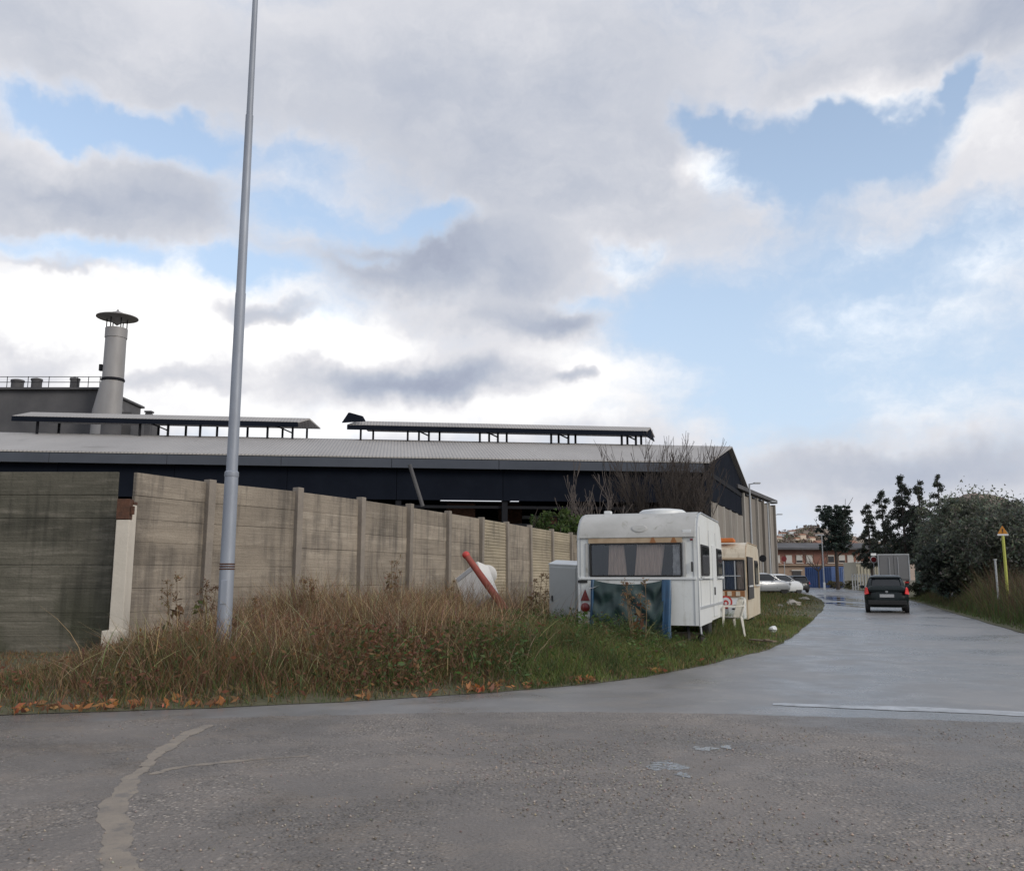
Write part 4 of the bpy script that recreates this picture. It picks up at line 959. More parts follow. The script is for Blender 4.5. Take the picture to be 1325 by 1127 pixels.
# lorry trailer
tl = D(1157,740,78)
tr = empty('lorry_trailer', (tl.x, 78, 0), R(-22), 'grey curtain sided lorry trailer ahead of the black hatchback', 'trailer')
zt_ = D(1157,718,78).z
bx('box_body', (0,4,(zt_+1.05)/2), (2.5,8,zt_-1.05), M['trailer'], tr, .05)
bx('roof_edge', (0,4,zt_+.03), (2.56,8.06,.12), M['plate'], tr, .02)
for sx in (-1,1):
    bx('corner_post', (sx*1.22,-.02,(zt_+1.05)/2), (.10,.08,zt_-1.1), M['galv_thin'], tr, .01)
    dr_ = bx('rear_door', (sx*.58,-.03,(zt_+1.1)/2), (1.10,.04,zt_-1.25), M['trailer'], tr, .015)
    MB().tube([(sx*.35,-.07,1.2),(sx*.35,-.07,zt_-.2)], .025, 6).build('lock_bar', M['galv_thin'], dr_)
    bx('rear_lamp', (sx*.95,-.05,.92), (.35,.05,.12), M['taillens'], tr, .01)
    for y in (1.2,2.5): MB().lathe([(.25,-.14),(.46,-.14),(.50,0),(.46,.14),(.25,.14)], 20, (sx*1.02,y,.5), 'X').build('tyre', M['black'], tr, True)
bx('bumper_bar', (0,.0,.55), (2.3,.10,.14), M['steel_dark'], tr, .01); bx('chassis', (0,4,.9), (1.2,7.8,.28), M['steel_dark'], tr)

# ------------------------------------------------------------------ far buildings, containers, fences
BY = 126.0
bl_, br_ = D(985,740,BY).x, D(1150,740,BY).x; hb_ = D(1060,710,BY).z
brk = empty('brick_house', (bl_, BY, 0), 0, 'low two storey terracotta building with pale shutters at the end of the road', 'building')
bwid = br_-bl_; zband = D(1060,731,BY).z
bx('upper_wall', (bwid/2,5,(hb_+zband)/2), (bwid,10,hb_-zband), M['brick'], brk)
bx('lower_wall', (bwid/2,5.05,zband/2), (bwid-.1,10,zband), M['plaster'], brk)
bx('string_course', (bwid/2,-.10,zband), (bwid+.2,.5,.22), M['plaster'], brk, .03)
MB().prism([(-.9,hb_),(10.9,hb_),(5,hb_+1.0)], -.5, bwid+.5).build('roof', M['sooty'], brk)
bx('eaves_board', (bwid/2,-.95,hb_-.02), (bwid+1,.12,.25), M['sooty'], brk)
for px in (1005,1020.5,1034,1047,1075,1089,1100):
    x = D(px,722,BY).x - bl_; zz = D(px,723,BY).z
    w_ = MB().box((x,-.02,zz),(.98,.10,1.15)).build('window', M['plaster'], brk, bevel=.02)
    sh = 1.0 if px in (1020.5,1047,1100,1005) else .72
    if px == 1075: sh = .15
    bx('shutter', (x,-.08,zz+.5*(1-sh)), (.84,.06,1.0*sh), M['shutter'], w_, .01)
    if sh < 1: bx('pane', (x,-.055,zz-.5*sh-.01), (.82,.04,1.0*(1-sh)-.04), M['pane_dark'], w_)
    bx('sill', (x,-.14,zz-.60), (1.1,.2,.08), M['shutter'], w_)
for px, w in ((1031,1.2),(1092,1.0),(1060,1.0)): 
    x = D(px,740,BY).x - bl_; d_ = bx('door', (x,-.04,1.1), (w,.1,2.2), M['darkin'], brk, .02); bx('lintel', (x,-.1,2.28), (w+.3,.12,.14), M['shutter'], d_)
rh = D(1055,712,BY+22)
for i, (px, w, h, Y, m, rf, lab) in enumerate(((1022,7,5.8,150,'plaster','sooty','dark roofed house behind the terracotta building at left'),(1092,6,6.2,148,'housewall','tile','pale house with tile roof rising behind the terracotta building'))):
    p = D(px,720,Y); hs = empty('house', (p.x,Y,0), 0, lab, 'house')
    bx('wall', (0,4,h/2), (w,8,h), M[m], hs); MB().prism([(-.5,h),(8.5,h),(4,h+1.3)], -w/2-.4, w/2+.4).build('roof', M[rf], hs)
    for dx in (-w/4,w/4): wd = bx('window', (dx,-.03,h-1.4), (.9,.1,1.1), M['pane_dark'], hs); bx('sill', (dx,-.1,h-2.0), (1.1,.18,.08), M['shutter'], wd)

# blue container
bc = D(1090,745,113)
ct_ = empty('blue_container', (bc.x-1.4,113,0), R(14), 'blue metal container at the end of the road by the terracotta building', 'container')
zc_ = D(1090,733,113).z
bx('shell', (1.3,3,zc_/2), (2.5,6,zc_), M['blue'], ct_, .03)
for k in range(12): bx('side_rib', (.03,.4+k*.48,zc_/2), (.06,.22,zc_-.3), M['blue'], ct_, .01)
for k in range(2):
    d_ = bx('door', (.70+1.2*k,-.04,zc_/2), (1.14,.06,zc_-.25), M['blue'], ct_, .01)
    MB().tube([(.95+.7*k,-.1,.3),(.95+.7*k,-.1,zc_-.3)], .03, 6).build('lock_bar', M['galv_thin'], d_)
bx('corner_post', (.06,-.03,zc_/2), (.12,.12,zc_), M['blue'], ct_); bx('corner_post', (2.54,-.03,zc_/2), (.12,.12,zc_), M['blue'], ct_)
bp2 = D(1107,746,111.5); pb_ = empty('notice_board', (bp2.x,111.5,0), R(8), 'pale blue upright board right of the blue container', 'board')
bx('board', (0,0,1.35), (.42,.06,1.9), M['plate'], pb_, .01); bx('leg', (0,.02,.2), (.08,.05,.4), M['galv_thin'], pb_)
cc = D(1124,745,100)
cr = empty('cream_container', (cc.x,100,0), R(-5), 'cream ribbed metal container between blue container and lorry trailer', 'container')
zc3 = D(1124,727,100).z
bx('shell', (.3,2.5,zc3/2), (3.2,5,zc3), M['creampaint'], cr, .03)
for k in range(9): bx('rib', (-1.1+k*.35,-.03,zc3/2-.2), (.14,.07,zc3-.5), M['creampaint'], cr, .01)
bx('top_rail', (.3,-.05,zc3-.05), (3.3,.14,.16), M['shutter'], cr, .02)
for dx in (-1.15,-.75): MB().tube([(dx,.3,zc3),(dx+.15,.3,zc3+1.2)], .05, 6).build('roof_pipe', M['shutter'], cr)
# slatted grey gate in front of it
gp = D(1124,755,96)
gt = empty('paling_fence', (gp.x-1.7,96,0), R(-6), 'grey paling fence in front of the cream container', 'fence')
for k in range(13): bx('paling', (k*.27,0,.85), (.12,.04,1.7), M['galv_thin'], gt, .006)
for z in (.35,1.45): bx('rail', (1.62,.05,z), (3.4,.05,.08), M['galv_thin'], gt)

# green mesh fence on the right of the road
f0, f1 = G(1176,771), G(1216,781); f0 = Vector((f0.x+.6,f0.y,0)); f1 = Vector((f1.x+.5,f1.y,0))
gf = empty('mesh_fence', f1, math.atan2((f0-f1).y,(f0-f1).x), 'dark green wire mesh fence along the right side of the road', 'fence')
FL = (f0-f1).length; npnl = max(3, int(FL/2.4)); pw = FL/npnl
for k in range(npnl+1): bx('post', (k*pw,0,.95), (.08,.08,1.9), M['greenfence'], gf, .01)
for k in range(npnl):
    pm = MB()
    for j in range(1,22): pm.bar((k*pw+pw*j/22,-.0,.08),(k*pw+pw*j/22,0,1.75), .022)
    for j in range(9): pm.bar((k*pw+.04,.015,.1+j*.2),(k*pw+pw-.04,.015,.1+j*.2), .022)
    pm.build('mesh_panel', M['greenfence'], gf)

# ------------------------------------------------------------------ signs and small lamp posts
def street_lamp(px, pytop, Y, label, arm=1.2):
    p = D(px,pytop,Y); o = empty('street_lamp', (p.x,Y,0), 0, label, 'street lamp', 'slim street lamps by the concrete building')
    MB().tube([(0,0,0),(0,0,p.z)], [.09,.055], 10).build('pole', M['galv_thin'], o, True)
    MB().tube([(0,0,p.z-.03),(arm*.4,-.1,p.z+.02)], .035, 8).build('arm', M['galv_thin'], o)
    bx('lamp_head', (arm*.65,-.15,p.z+.03), (arm*.6,.26,.10), M['galv_thin'], o, .03)
street_lamp(969.5,626,60,'slim street lamp with flat head, leftmost before the concrete building', .75)
street_lamp(993,650,72,'slim street lamp at the far corner of the concrete building', .7)
street_lamp(1001.5,666,86,'slim street lamp just right of the concrete building', .8)
pp = D(1063,690,98); up = empty('utility_pole', (pp.x,98,0), 0, 'thin pale pole with white base in front of the terracotta building', 'pole')
MB().tube([(0,0,0),(0,0,D(1063,692,98).z)], [.07,.05], 8).build('shaft', M['galv_thin'], up, True); MB().lathe([(.11,0),(.11,.75),(.08,.8)], 12).build('base', M['white_plain'], up, True)
bx('crossbar', (-.2,0,D(1063,692,98).z), (.9,.12,.12), M['galv_thin'], up)
def disc_sign(px, py, Y, r, face, label, poletop=None, rim=None):
    p = D(px,py,Y); o = empty('road_sign', (p.x,Y,0), 0, label, 'road sign')
    MB().tube([(0,.03,0),(0,.03,p.z+r)], .035, 8).build('pole', M['galv_thin'], o)
    d_ = MB().lathe([(r,.012),(r,-.012)], 24, (0,0,p.z), 'Y').build('disc', rim or face, o)
    MB().lathe([(r*.78,-.013),(r*.78,-.02)], 24, (0,0,p.z), 'Y').build('face', face, d_); return o, p
disc_sign(987,722.5,68,.27,M['steel_dark'],'dark round road sign seen from behind, beside the cream caravan')
disc_sign(1014.5,723,80,.24,M['redlens'],'dark red round road sign behind the parked cars')
o_, p_ = disc_sign(1130.5,724,84,.32,M['redlens'],'round red and white road sign at the end of the paling fence', rim=M['plate'])
bx('plate', (.0,-.03,p_.z+.48), (.5,.02,.22), M['white_plain'], o_)
# yellow gas line marker
ym = D(1297,686,32.5); gm = empty('marker_post', (ym.x,32.5,.05), R(-18), 'yellow marker post with orange warning triangle on the right verge', 'marker post')
zs = D(1297,692,32.5).z-.05; zp = D(1297,681,32.5).z-.05
MB().tube([(0,0,-.1),(0,0,zs-.03)], .050, 12).build('shaft', M['yellow'], gm, True)
bx('crosspiece', (0,-.01,zs), (.36,.06,.065), M['white_plain'], gm, .008)
tri = MB().add([(-.17,-.03,zs+.035),(.17,-.03,zs+.035),(0,-.03,zp+.03),(-.17,.01,zs+.035),(.17,.01,zs+.035),(0,.01,zp+.03)],[(0,1,2),(3,5,4),(0,3,4,1),(1,4,5,2),(2,5,3,0)]).build('triangle', M['signor'], gm, bevel=.006)
bx('exclamation_bar', (0,-.036,zs+.17), (.03,.006,.11), M['mark'], tri); bx('exclamation_dot', (0,-.036,zs+.085), (.03,.006,.03), M['mark'], tri)
sp2 = G(1289,806); so = empty('stub_post', (D(1288,730,33).x,33,0), 0, 'short thin grey post left of the yellow marker post', 'post'); MB().tube([(0,0,0),(0,0,D(1288,724,33).z)], .035, 8).build('shaft', M['galv_thin'], so); bx('cap', (0,0,D(1288,724,33).z), (.09,.09,.04), M['galv_thin'], so)

# ------------------------------------------------------------------ litter, rubble
def lump(name, loc, r, m, label, cat, seed, flat=.6, group=None):
    rr_ = random.Random(seed); bm = bmesh.new(); bmesh.ops.create_icosphere(bm, subdivisions=2, radius=r)
    for v in bm.verts: v.co *= rr_.uniform(.78,1.2); v.co.z *= flat
    me = bpy.data.meshes.new(name); bm.to_mesh(me); bm.free(); me.materials.append(m)
    o = link_mesh(name, me, None, loc, (0,0,rr_.uniform(0,6))); return tag(o, label, cat, group)
q = G(1000,823.5); lump('plastic_bag', (q.x,q.y,.17), .10, M['white_plain'], 'crumpled white plastic bag on the grass near the chair', 'bag', 3, .8)
q = G(1231,779); lump('rubbish_sack', (q.x+.3,q.y,.28), .36, M['white_plain'], 'white rubbish sack on the right verge beyond the dry weeds', 'sack', 5, .75)
q = G(1261,775); lump('plastic_bag', (q.x+.8,q.y,.95), .14, M['white_plain'], 'small white plastic bag caught in the right bushes', 'bag', 9, .9)
for i, (px, py, r, lab) in enumerate(((1041,786,.34,'large pale rubble stone nearest the road on the far left verge'),(1036,782,.22,'middle rubble stone beside the largest one on the verge'),(1052,779,.28,'flat rubble stone at the verge tip by the road bend'),(1025,789,.16,'small rubble stone left of the largest rubble stone'))):
    q = G(px,py); lump('rubble_stone', (q.x-.5,q.y,.16), r, M['stone'], lab, 'stone', 20+i, .5, 'rubble on the far verge')
for i, (pa, pb, lab) in enumerate((((972,836),(1003,838.5),'weathered board lying at the road edge below the chair'),((975,801),(1003,803),'weathered board lying in the grass beside the cream caravan'))):
    a, b = G(*pa), G(*pb); o = empty('board', ((a.x+b.x)/2,(a.y+b.y)/2,.10), math.atan2(b.y-a.y,b.x-a.x), lab, 'board'); bx('plank', (0,0,.03), ((b-a).length,.14,.03), M['brown'], o, .006); bx('batten', (.1,.0,.055), (.06,.14,.02), M['brown'], o, .004)

# ------------------------------------------------------------------ vegetation
def blades(name, X, Y, Z, H, W, lean, cols, m=None, seg=3, droop=1.0, label=None):
    n = len(X); a = rng.uniform(0, 2*np.pi, n); la = rng.uniform(0, 2*np.pi, n)
    base = np.stack([X, Y, Z], 1); side = np.stack([np.cos(a), np.sin(a), np.zeros(n)], 1); ld = np.stack([np.cos(la), np.sin(la), np.zeros(n)], 1)
    V = np.empty((n, (seg+1)*2, 3)); C = np.empty((n, (seg+1)*2, 3))
    for k in range(seg+1):
        f = k/seg; up = H*(f - .25*droop*lean*f*f); off = H*lean*f**2
        c_ = base + ld*off[:,None]; c_[:,2] += up; w = W*(1-f)**.7*.5 + .0006
        V[:,2*k] = c_ - side*w[:,None]; V[:,2*k+1] = c_ + side*w[:,None]
        C[:,2*k] = C[:,2*k+1] = cols
    b = np.arange(n)[:,None]*(seg+1)*2
    Q = np.concatenate([b + np.array([[2*k,2*k+1,2*k+3,2*k+2]]) for k in range(seg)], 0)
    o = np_mesh(name, V.reshape(-1,3), Q, m or M['grass'], colors=C.reshape(-1,3)); return o
def leaves(ctr, size, cols, flat=0.0):
    n = len(ctr); a = rng.normal(size=(n,3)); a[:,2] *= (1-flat); a /= np.linalg.norm(a,axis=1)[:,None]
    b = np.cross(a, rng.normal(size=(n,3))); b /= np.linalg.norm(b,axis=1)[:,None]
    s = size if hasattr(size,'__len__') else np.full(n,size); s = s[:,None]
    nn = np.cross(a,b)*s*.18
    V = np.stack([ctr - a*s, ctr + b*s*.42 + nn, ctr + a*s, ctr - b*s*.42 + nn], 1).reshape(-1,3)
    Q = np.arange(n*4).reshape(-1,4); C = np.repeat(cols,4,0); return V, Q, C
def vary(n, c, v=.25, hue=.12):
    c = np.array(c); k = rng.uniform(1-v,1+v,n)[:,None]; h = 1 + rng.normal(0,hue,(n,3)); return np.clip(c*k*h, .003, 1)

def pip(X, Y, poly):
    P = np.array(poly); ins = np.zeros(len(X), bool); j = len(P)-1
    for i in range(len(P)):
        xi, yi, xj, yj = P[i,0], P[i,1], P[j,0], P[j,1]
        cnd = ((yi > Y) != (yj > Y)) & (X < (xj-xi)*(Y-yi)/(yj-yi+1e-12) + xi); ins ^= cnd; j = i
    return ins
VPOLY = [tuple(p) for p in EL] + [tuple(p) for p in back[::-1]]
def in_rect(X, Y, o, ang_, hw_, y0, y1):
    dx, dy = X-o[0], Y-o[1]; lx = dx*math.cos(ang_)+dy*math.sin(ang_); ly = -dx*math.sin(ang_)+dy*math.cos(ang_)
    return (np.abs(lx) < hw_) & (ly > y0) & (ly < y1)
WL = np.array(WALL)
def wall_dist(X, Y):
    Xw = np.interp(Y, WL[:,1], WL[:,0]); return np.where(Y < 15.4, (15.4-Y)+2.0*(X > -6.5), (X-Xw)*.92)
def scatter(n, x0, x1, y0, y1):
    X = rng.uniform(x0,x1,n); Y = rng.uniform(y0,y1,n); k = pip(X,Y,VPOLY)
    k &= ~in_rect(X,Y,o1,ang,W1/2-.05,.12,4.4) & ~in_rect(X,Y,o2,ang2,W2/2-.05,.1,4.3)
    return X[k], Y[k]
def clump(X, Y, s, seed): return .5 + .5*nz(X+seed, Y-seed*.7, s)

GREEN = (.088,.115,.040); BRIGHT = (.145,.185,.055); DRY = (.235,.155,.085); BROWN = (.145,.085,.05); STRAW = (.44,.35,.21)
def zone(name, n, x0,x1,y0,y1, hfun, wfun, cfun, keep, lean=(.1,.7), seg=3):
    X, Y = scatter(n,x0,x1,y0,y1); e = edge_dist(X,Y); w = wall_dist(X,Y)
    k = rng.uniform(size=len(X)) < keep(X,Y,e,w); X,Y,e,w = X[k],Y[k],e[k],w[k]
    Z = vheight(X,Y,e) - .02; H = hfun(X,Y,e,w)*rng.uniform(.45,1.15,len(X)); W_ = wfun(len(X))
    return tag(blades(name, X,Y,Z,H,W_, rng.uniform(lean[0],lean[1],len(X)), cfun(X,Y,e,w), seg=seg), kind='stuff')
# how far the weeds are dry: brown towards the wall and the left, green towards the caravans
def dryness(X,Y,e,w): return np.clip(.92 - .62*np.clip((X+.9)/1.8,0,1) - .30*np.clip(w-2.2,0,2)/2 + .35*(clump(X,Y,1.1,3)-.5), 0, 1)
def mixcol(X,Y,e,w,a=GREEN,b=DRY):
    n = len(X); d = (rng.uniform(size=n) < dryness(X,Y,e,w))[:,None]; br = (rng.uniform(size=n) < .45)[:,None]
    return np.where(d, np.where(br, vary(n,BROWN), vary(n,b)), vary(n,a))
zone('weed_grass', 120000, -9,3.6,8.7,19.5,
     lambda X,Y,e,w: np.clip(.10+.34*e,.10,.62)*(.55+.75*clump(X,Y,.9,1)) * np.clip((X+7.2)/2.6,.16,1.0) * np.where(X>2.2,.75,1), lambda n: rng.uniform(.006,.014,n), mixcol,
     lambda X,Y,e,w: np.where(X < -6.4, .40, .9)*np.clip(.45+e,0,1), (.15,.9))
zone('dry_weed_stalks', 90000, -6.6,1.2,11,24,
     lambda X,Y,e,w: (.50+.95*clump(X,Y,.95,2))*np.clip(.22+e*.30,0,1.05)*np.clip((X+6.4)/1.8,.22,1), lambda n: rng.uniform(.006,.012,n), lambda X,Y,e,w: np.where((rng.uniform(size=len(X))<.25)[:,None], vary(len(X),STRAW), np.where((rng.uniform(size=len(X))<.5)[:,None], vary(len(X),DRY), vary(len(X),BROWN))),
     lambda X,Y,e,w: np.clip(1.15-.15*w,0,1)*np.where(X<-5.6,.5,1)*np.clip(1-.55*(X+1.1),.16,1)*(.35+.9*clump(X,Y,1.2,5))*np.clip(e-.5,0,1), (.1,.8))
zone('green_grass', 120000, .2,6.0,11.5,22,
     lambda X,Y,e,w: np.clip(.08+.28*e,.06,.52)*(.6+.6*clump(X,Y,1.3,4))*np.where((X-3.75)-(Y-16.2)*.34 > 0, .30, 1.0), lambda n: rng.uniform(.006,.013,n),
     lambda X,Y,e,w: np.where((rng.uniform(size=len(X))<.14)[:,None], vary(len(X),DRY), np.where((clump(X,Y,2,8)>.5)[:,None], vary(len(X),BRIGHT), vary(len(X),GREEN))),
     lambda X,Y,e,w: np.clip(.5+e*1.2,0,1)*np.where(w<-1,0,1), (.1,.8))
zone('arching_straw', 2200, -6.4,2.8,9.4,19, lambda X,Y,e,w: np.clip(.35+.3*e,.3,1.15)*(.6+.6*clump(X,Y,1.3,21)), lambda n: rng.uniform(.010,.020,n), lambda X,Y,e,w: vary(len(X),(.34,.26,.15)), lambda X,Y,e,w: np.clip(e,0,1)*(clump(X,Y,1.5,13)>.45)*np.where(X>.5,.35,1)*(X>-5.4), (.4,1.5), 5)
zone('short_grass', 90000, 1.5,10.5,12.3,30, lambda X,Y,e,w: .09+.07*clump(X,Y,1.6,17), lambda n: rng.uniform(.007,.016,n),
     lambda X,Y,e,w: np.where((rng.uniform(size=len(X))<.15)[:,None], vary(len(X),DRY), np.where((clump(X,Y,1.4,8)>.45)[:,None], vary(len(X),BRIGHT), vary(len(X),GREEN))), lambda X,Y,e,w: np.clip(.55+e*2,0,1), (.1,.9), 2)
zone('far_verge_grass', 70000, 4.5,23,19,70,
     lambda X,Y,e,w: np.clip(.05+.10*e,.05,.34)*(.5+.8*clump(X,Y,.5,4)), lambda n: rng.uniform(.015,.035,n),
     lambda X,Y,e,w: np.where((rng.uniform(size=len(X))<.25)[:,None], vary(len(X),DRY), vary(len(X),GREEN)), lambda X,Y,e,w: np.clip(.6+e*.8,0,1), (.1,.7), 2)
zone('wall_foot_grass', 26000, -3.5,8,20,50,
     lambda X,Y,e,w: .35+.45*clump(X,Y,.5,6), lambda n: rng.uniform(.012,.03,n), mixcol, lambda X,Y,e,w: np.clip(1.1-.2*w,0,1), (.1,.7), 2)
# broad leaved weeds
X, Y = scatter(30000,-6.0,3.4,9.3,19); e = edge_dist(X,Y); k = rng.uniform(size=len(X)) < np.clip(e*.7,0,1)*np.clip((clump(X,Y,.8,11)-.25)*1.5,.05,1)*np.where(X<-4.8,.3,1)*np.where(X>.2,.30,np.where(X>-2.2,.85,.5)); X,Y,e = X[k],Y[k],e[k]
m_ = 5; Xr = np.repeat(X,m_)+rng.normal(0,.06,len(X)*m_); Yr = np.repeat(Y,m_)+rng.normal(0,.06,len(X)*m_); er = np.repeat(e,m_)
Zr = vheight(Xr,Yr,er) + rng.uniform(.02,.62,len(Xr))*np.clip(.25+er*.4,0,1.0)*np.where(Xr<-4.8,.5,1)
wr_ = wall_dist(Xr,Yr); dr_ = rng.uniform(size=len(Xr)) < np.clip(.95-.30*(Xr+1.2)-.13*np.clip(wr_-1.5,0,3),.06,.92)
cl = np.where(dr_[:,None], vary(len(Xr),(.17,.09,.05)), vary(len(Xr),(.075,.115,.036)))
V,Q,C = leaves(np.stack([Xr,Yr,Zr],1), rng.uniform(.018,.055,len(Xr)), cl, .4); tag(np_mesh('weed_leaves', V,Q,M['leaf'],colors=C), kind='stuff')
# fallen leaves along the asphalt edge
n = 4200; i_ = rng.integers(0,len(EDGE_NP)-1,n); ok = (EDGE_NP[i_,1] < 14.5) & (EDGE_NP[i_,0] > -8); i_ = i_[ok]; n = len(i_)
px_ = EDGE_NP[i_] + rng.normal(0,.06,(n,2)); off = np.abs(rng.normal(0,.20,n)); px_[:,1] += off; px_[:,0] -= off*.15
dens = clump(px_[:,0],px_[:,1],2.3,9) + .5*(px_[:,0] < -3.0) > .55; px_ = px_[dens]; n = len(px_)
V,Q,C = leaves(np.column_stack([px_, rng.uniform(.03,.07,n)+.05*np.clip(edge_dist(px_[:,0],px_[:,1]),0,1)]), rng.uniform(.025,.075,n), np.where((rng.uniform(size=n)<.6)[:,None], vary(n,(.42,.19,.085)), vary(n,(.22,.12,.065))), .0)
tag(np_mesh('fallen_leaves', V,Q,M['leaf'],colors=C), kind='stuff')
# loose stones on the coarse asphalt
n = 40000; Xs = rng.uniform(-6,8,n); Ys = rng.uniform(3.0,9.0,n); k = rng.uniform(size=n) < np.clip((clump(Xs,Ys,.9,14)-.42+.12*(Xs>0))*2.2,0.02,1)*np.clip((9.0-Ys)/1.0,0,1); Xs,Ys = Xs[k],Ys[k]; n = len(Xs)
r_ = .003 + .0075*rng.uniform(size=n)**2.4; base = np.array([[1,0,0],[0,1,0],[-1,0,0],[0,-1,0],[0,0,1],[0,0,-.4]])
V = (base[None]*r_[:,None,None]*rng.uniform(.7,1.3,(n,6,3)) + np.stack([Xs,Ys,np.full(n,.006)],1)[:,None]).reshape(-1,3)
T = np.array([[0,1,4],[1,2,4],[2,3,4],[3,0,4],[1,0,5],[2,1,5],[3,2,5],[0,3,5]]); Q = (np.arange(n)[:,None,None]*6 + T[None]).reshape(-1,3)
tag(np_mesh('loose_gravel', V,Q,M['pebble'],colors=np.repeat(vary(n,(.27,.235,.20),.5,.05),6,0)), kind='stuff')

# tall single weeds standing out of the growth
def tall_weed(px, pytop, Y, label, seed, straw=True):
    r = random.Random(seed); top = D(px,pytop,Y); z0 = .15; h = top.z - z0
    o = empty('tall_weed', (top.x,Y,z0), 0, label, 'weed', 'tall weeds on the left verge')
    st = MB(); hd_ = []; bend = Vector((r.uniform(-.15,.15), r.uniform(-.1,.1), 0))
    for k in range(r.randint(3,5)):
        b = Vector((r.uniform(-.09,.09), r.uniform(-.09,.09), 0)); f = r.uniform(.72,1.0) if k else 1.0
        e_ = b + bend + Vector((r.uniform(-.16,.16)*(k>0), r.uniform(-.1,.1), h*f)); m1 = b.lerp(e_,.5) + Vector((r.uniform(-.03,.03),0,0))
        st.tube([b, m1, e_], [.009,.007,.004], 5)
        for q_ in range(6):
            f2 = r.uniform(.55,1.0); p = m1.lerp(e_, f2*2-1) if f2 > .5 else m1; t_ = p + Vector((r.uniform(-.10,.10), r.uniform(-.1,.1), r.uniform(.02,.12))); st.tube([p,t_],[.004,.002],4); hd_.append(t_)
        hd_ += [e_]*3
    st.build('stem', M['stalk'], o)
    hp = np.array([list(p) for p in hd_ for _ in range(9)]) + rng.normal(0,.022,(len(hd_)*9,3)); n = len(hp)
    V,Q,C = leaves(hp, rng.uniform(.012,.028,n), vary(n, DRY if straw else BROWN)); tag(np_mesh('seed_heads', V,Q,M['leaf'],o,C), kind='stuff')
    lp_ = np.array([[r.uniform(-.1,.1), r.uniform(-.1,.1), r.uniform(.1,h*.75)] for _ in range(26)]); V,Q,C = leaves(lp_, rng.uniform(.05,.11,26), vary(26,BROWN if straw else GREEN)); tag(np_mesh('leaves', V,Q,M['leaf'],o,C), kind='stuff')
M['stalk'] = mat('dry_stalk', (.17,.12,.07), .9, .3, 10)
for i, a in enumerate([(398,750,17.0,'tall dry weed clump before the third wall post'),(410,756,16.4,'dry weed clump just right of the tallest one by the third wall post'),(506,727,18.5,'lone tall weed against the wall between third and fifth posts'),(585,752,17.5,'dry weed directly left of the tipped white appliance'),(262,755,14.8,'dry reed tuft left of the tall lamp post'),(232,748,14.5,'dry bent reed right of the white gate posts'),(690,745,17.8,'rust brown weed left of the grey metal cabinet'),(455,770,16.5,'dry weed clump right of the lamp post in the middle of the verge'),(825,752,15.4,'brown seeding weed in front of the green tarpaulin'),(340,775,15.0,'dry weed just right of the tall lamp post')]):
    tall_weed(*a, seed=i+50, straw=i%3 != 1)

# right verge dry growth
def rscatter(n,x0,x1,y0,y1):
    X = rng.uniform(x0,x1,n); Y = rng.uniform(y0,y1,n); xe = np.interp(Y, [p.y for p in erp], [p.x for p in erp]); k = (X > xe+.05) & (X < xe+11); return X[k],Y[k],(X-xe)[k]
X,Y,e = rscatter(110000,12,34,19.5,58); k = rng.uniform(size=len(X)) < np.clip(.7+e,0,1)*np.where(e>4,.5,1); X,Y,e = X[k],Y[k],e[k]
H = np.clip(.14+1.45*np.clip(e-.3,0,9),.14,1.9)*np.clip((46-Y)/10,.35,1)*(.55+.7*clump(X,Y,.5,2))*rng.uniform(.5,1.1,len(X))
gcol = np.where((rng.uniform(size=len(X)) < np.clip(.25+.5*(e-.6),0,.88))[:,None], np.where((rng.uniform(size=len(X))<.5)[:,None], vary(len(X),(.085,.058,.04)), vary(len(X),(.15,.105,.065))), vary(len(X),GREEN))
tag(blades('roadside_weeds', X,Y,np.full(len(X),.05),H,rng.uniform(.012,.028,len(X)),rng.uniform(.1,.6,len(X)),gcol,seg=2), kind='stuff')

# ---- trees
def branchy(root, pts_fn, m, name): pass
def grow(mb, p, d, L, r, depth, rnd, spread, tips, up=.15, nseg=3, minr=.010, kids=(2,4), sides=5):
    pts = [p]; rad = [r]; q_ = p.copy(); dd_ = d.copy()
    for i in range(nseg):
        dd_ = (dd_ + Vector((rnd.uniform(-1,1), rnd.uniform(-1,1), rnd.uniform(-.4,1)*1.0))*.13 + Vector((0,0,up*.3))).normalized()
        q_ = q_ + dd_*(L/nseg); pts.append(q_.copy()); rad.append(max(r*(1-.5*(i+1)/nseg), minr))
    mb.tube(pts, rad, sides if depth > 1 else 4, cap=False)
    if depth == 0: tips.append(q_); return
    for k in range(rnd.randint(*kids)):
        i = rnd.randint(1, nseg); b = pts[i]; nd = (dd_ + Vector((rnd.uniform(-1,1), rnd.uniform(-1,1), rnd.uniform(-.5,.8)))*spread).normalized()
        grow(mb, b, nd, L*rnd.uniform(.55,.85), max(rad[i]*.68, minr), depth-1, rnd, spread, tips, up, nseg, minr, kids, sides)
rnd = random.Random(12)
bt = D(862,700,44); bare = empty('bare_tree', (bt.x,44,0), 0, 'leafless many stemmed tree behind the white caravan, against the shed', 'tree')
tr_ = MB(); bw_ = MB(); tips = []
tr_.tube([(0,0,0),(.05,0,.9),(0,.05,1.6)], [.26,.22,.20], 10); tr_.build('trunk', M['bark'], bare, True)
for k in range(13):
    a = k/13*6.28 + rnd.uniform(-.3,.3); sp = rnd.uniform(.18,1.15)
    grow(bw_, Vector((.08*math.cos(a),.08*math.sin(a),1.3)), Vector((math.cos(a)*sp, math.sin(a)*sp*.6, 1)).normalized(), rnd.uniform(2.3,2.95), .065, 4, rnd, .55, [], .2, 4, .009, (3,4), 4)
bw_.build('branches', M['bark'], bare)
bt2 = D(775,700,42); bare2 = empty('bare_tree', (bt2.x-.2,42,0), 0, 'smaller leafless tree leaning left in front of the shed, behind the caravan roof', 'tree')
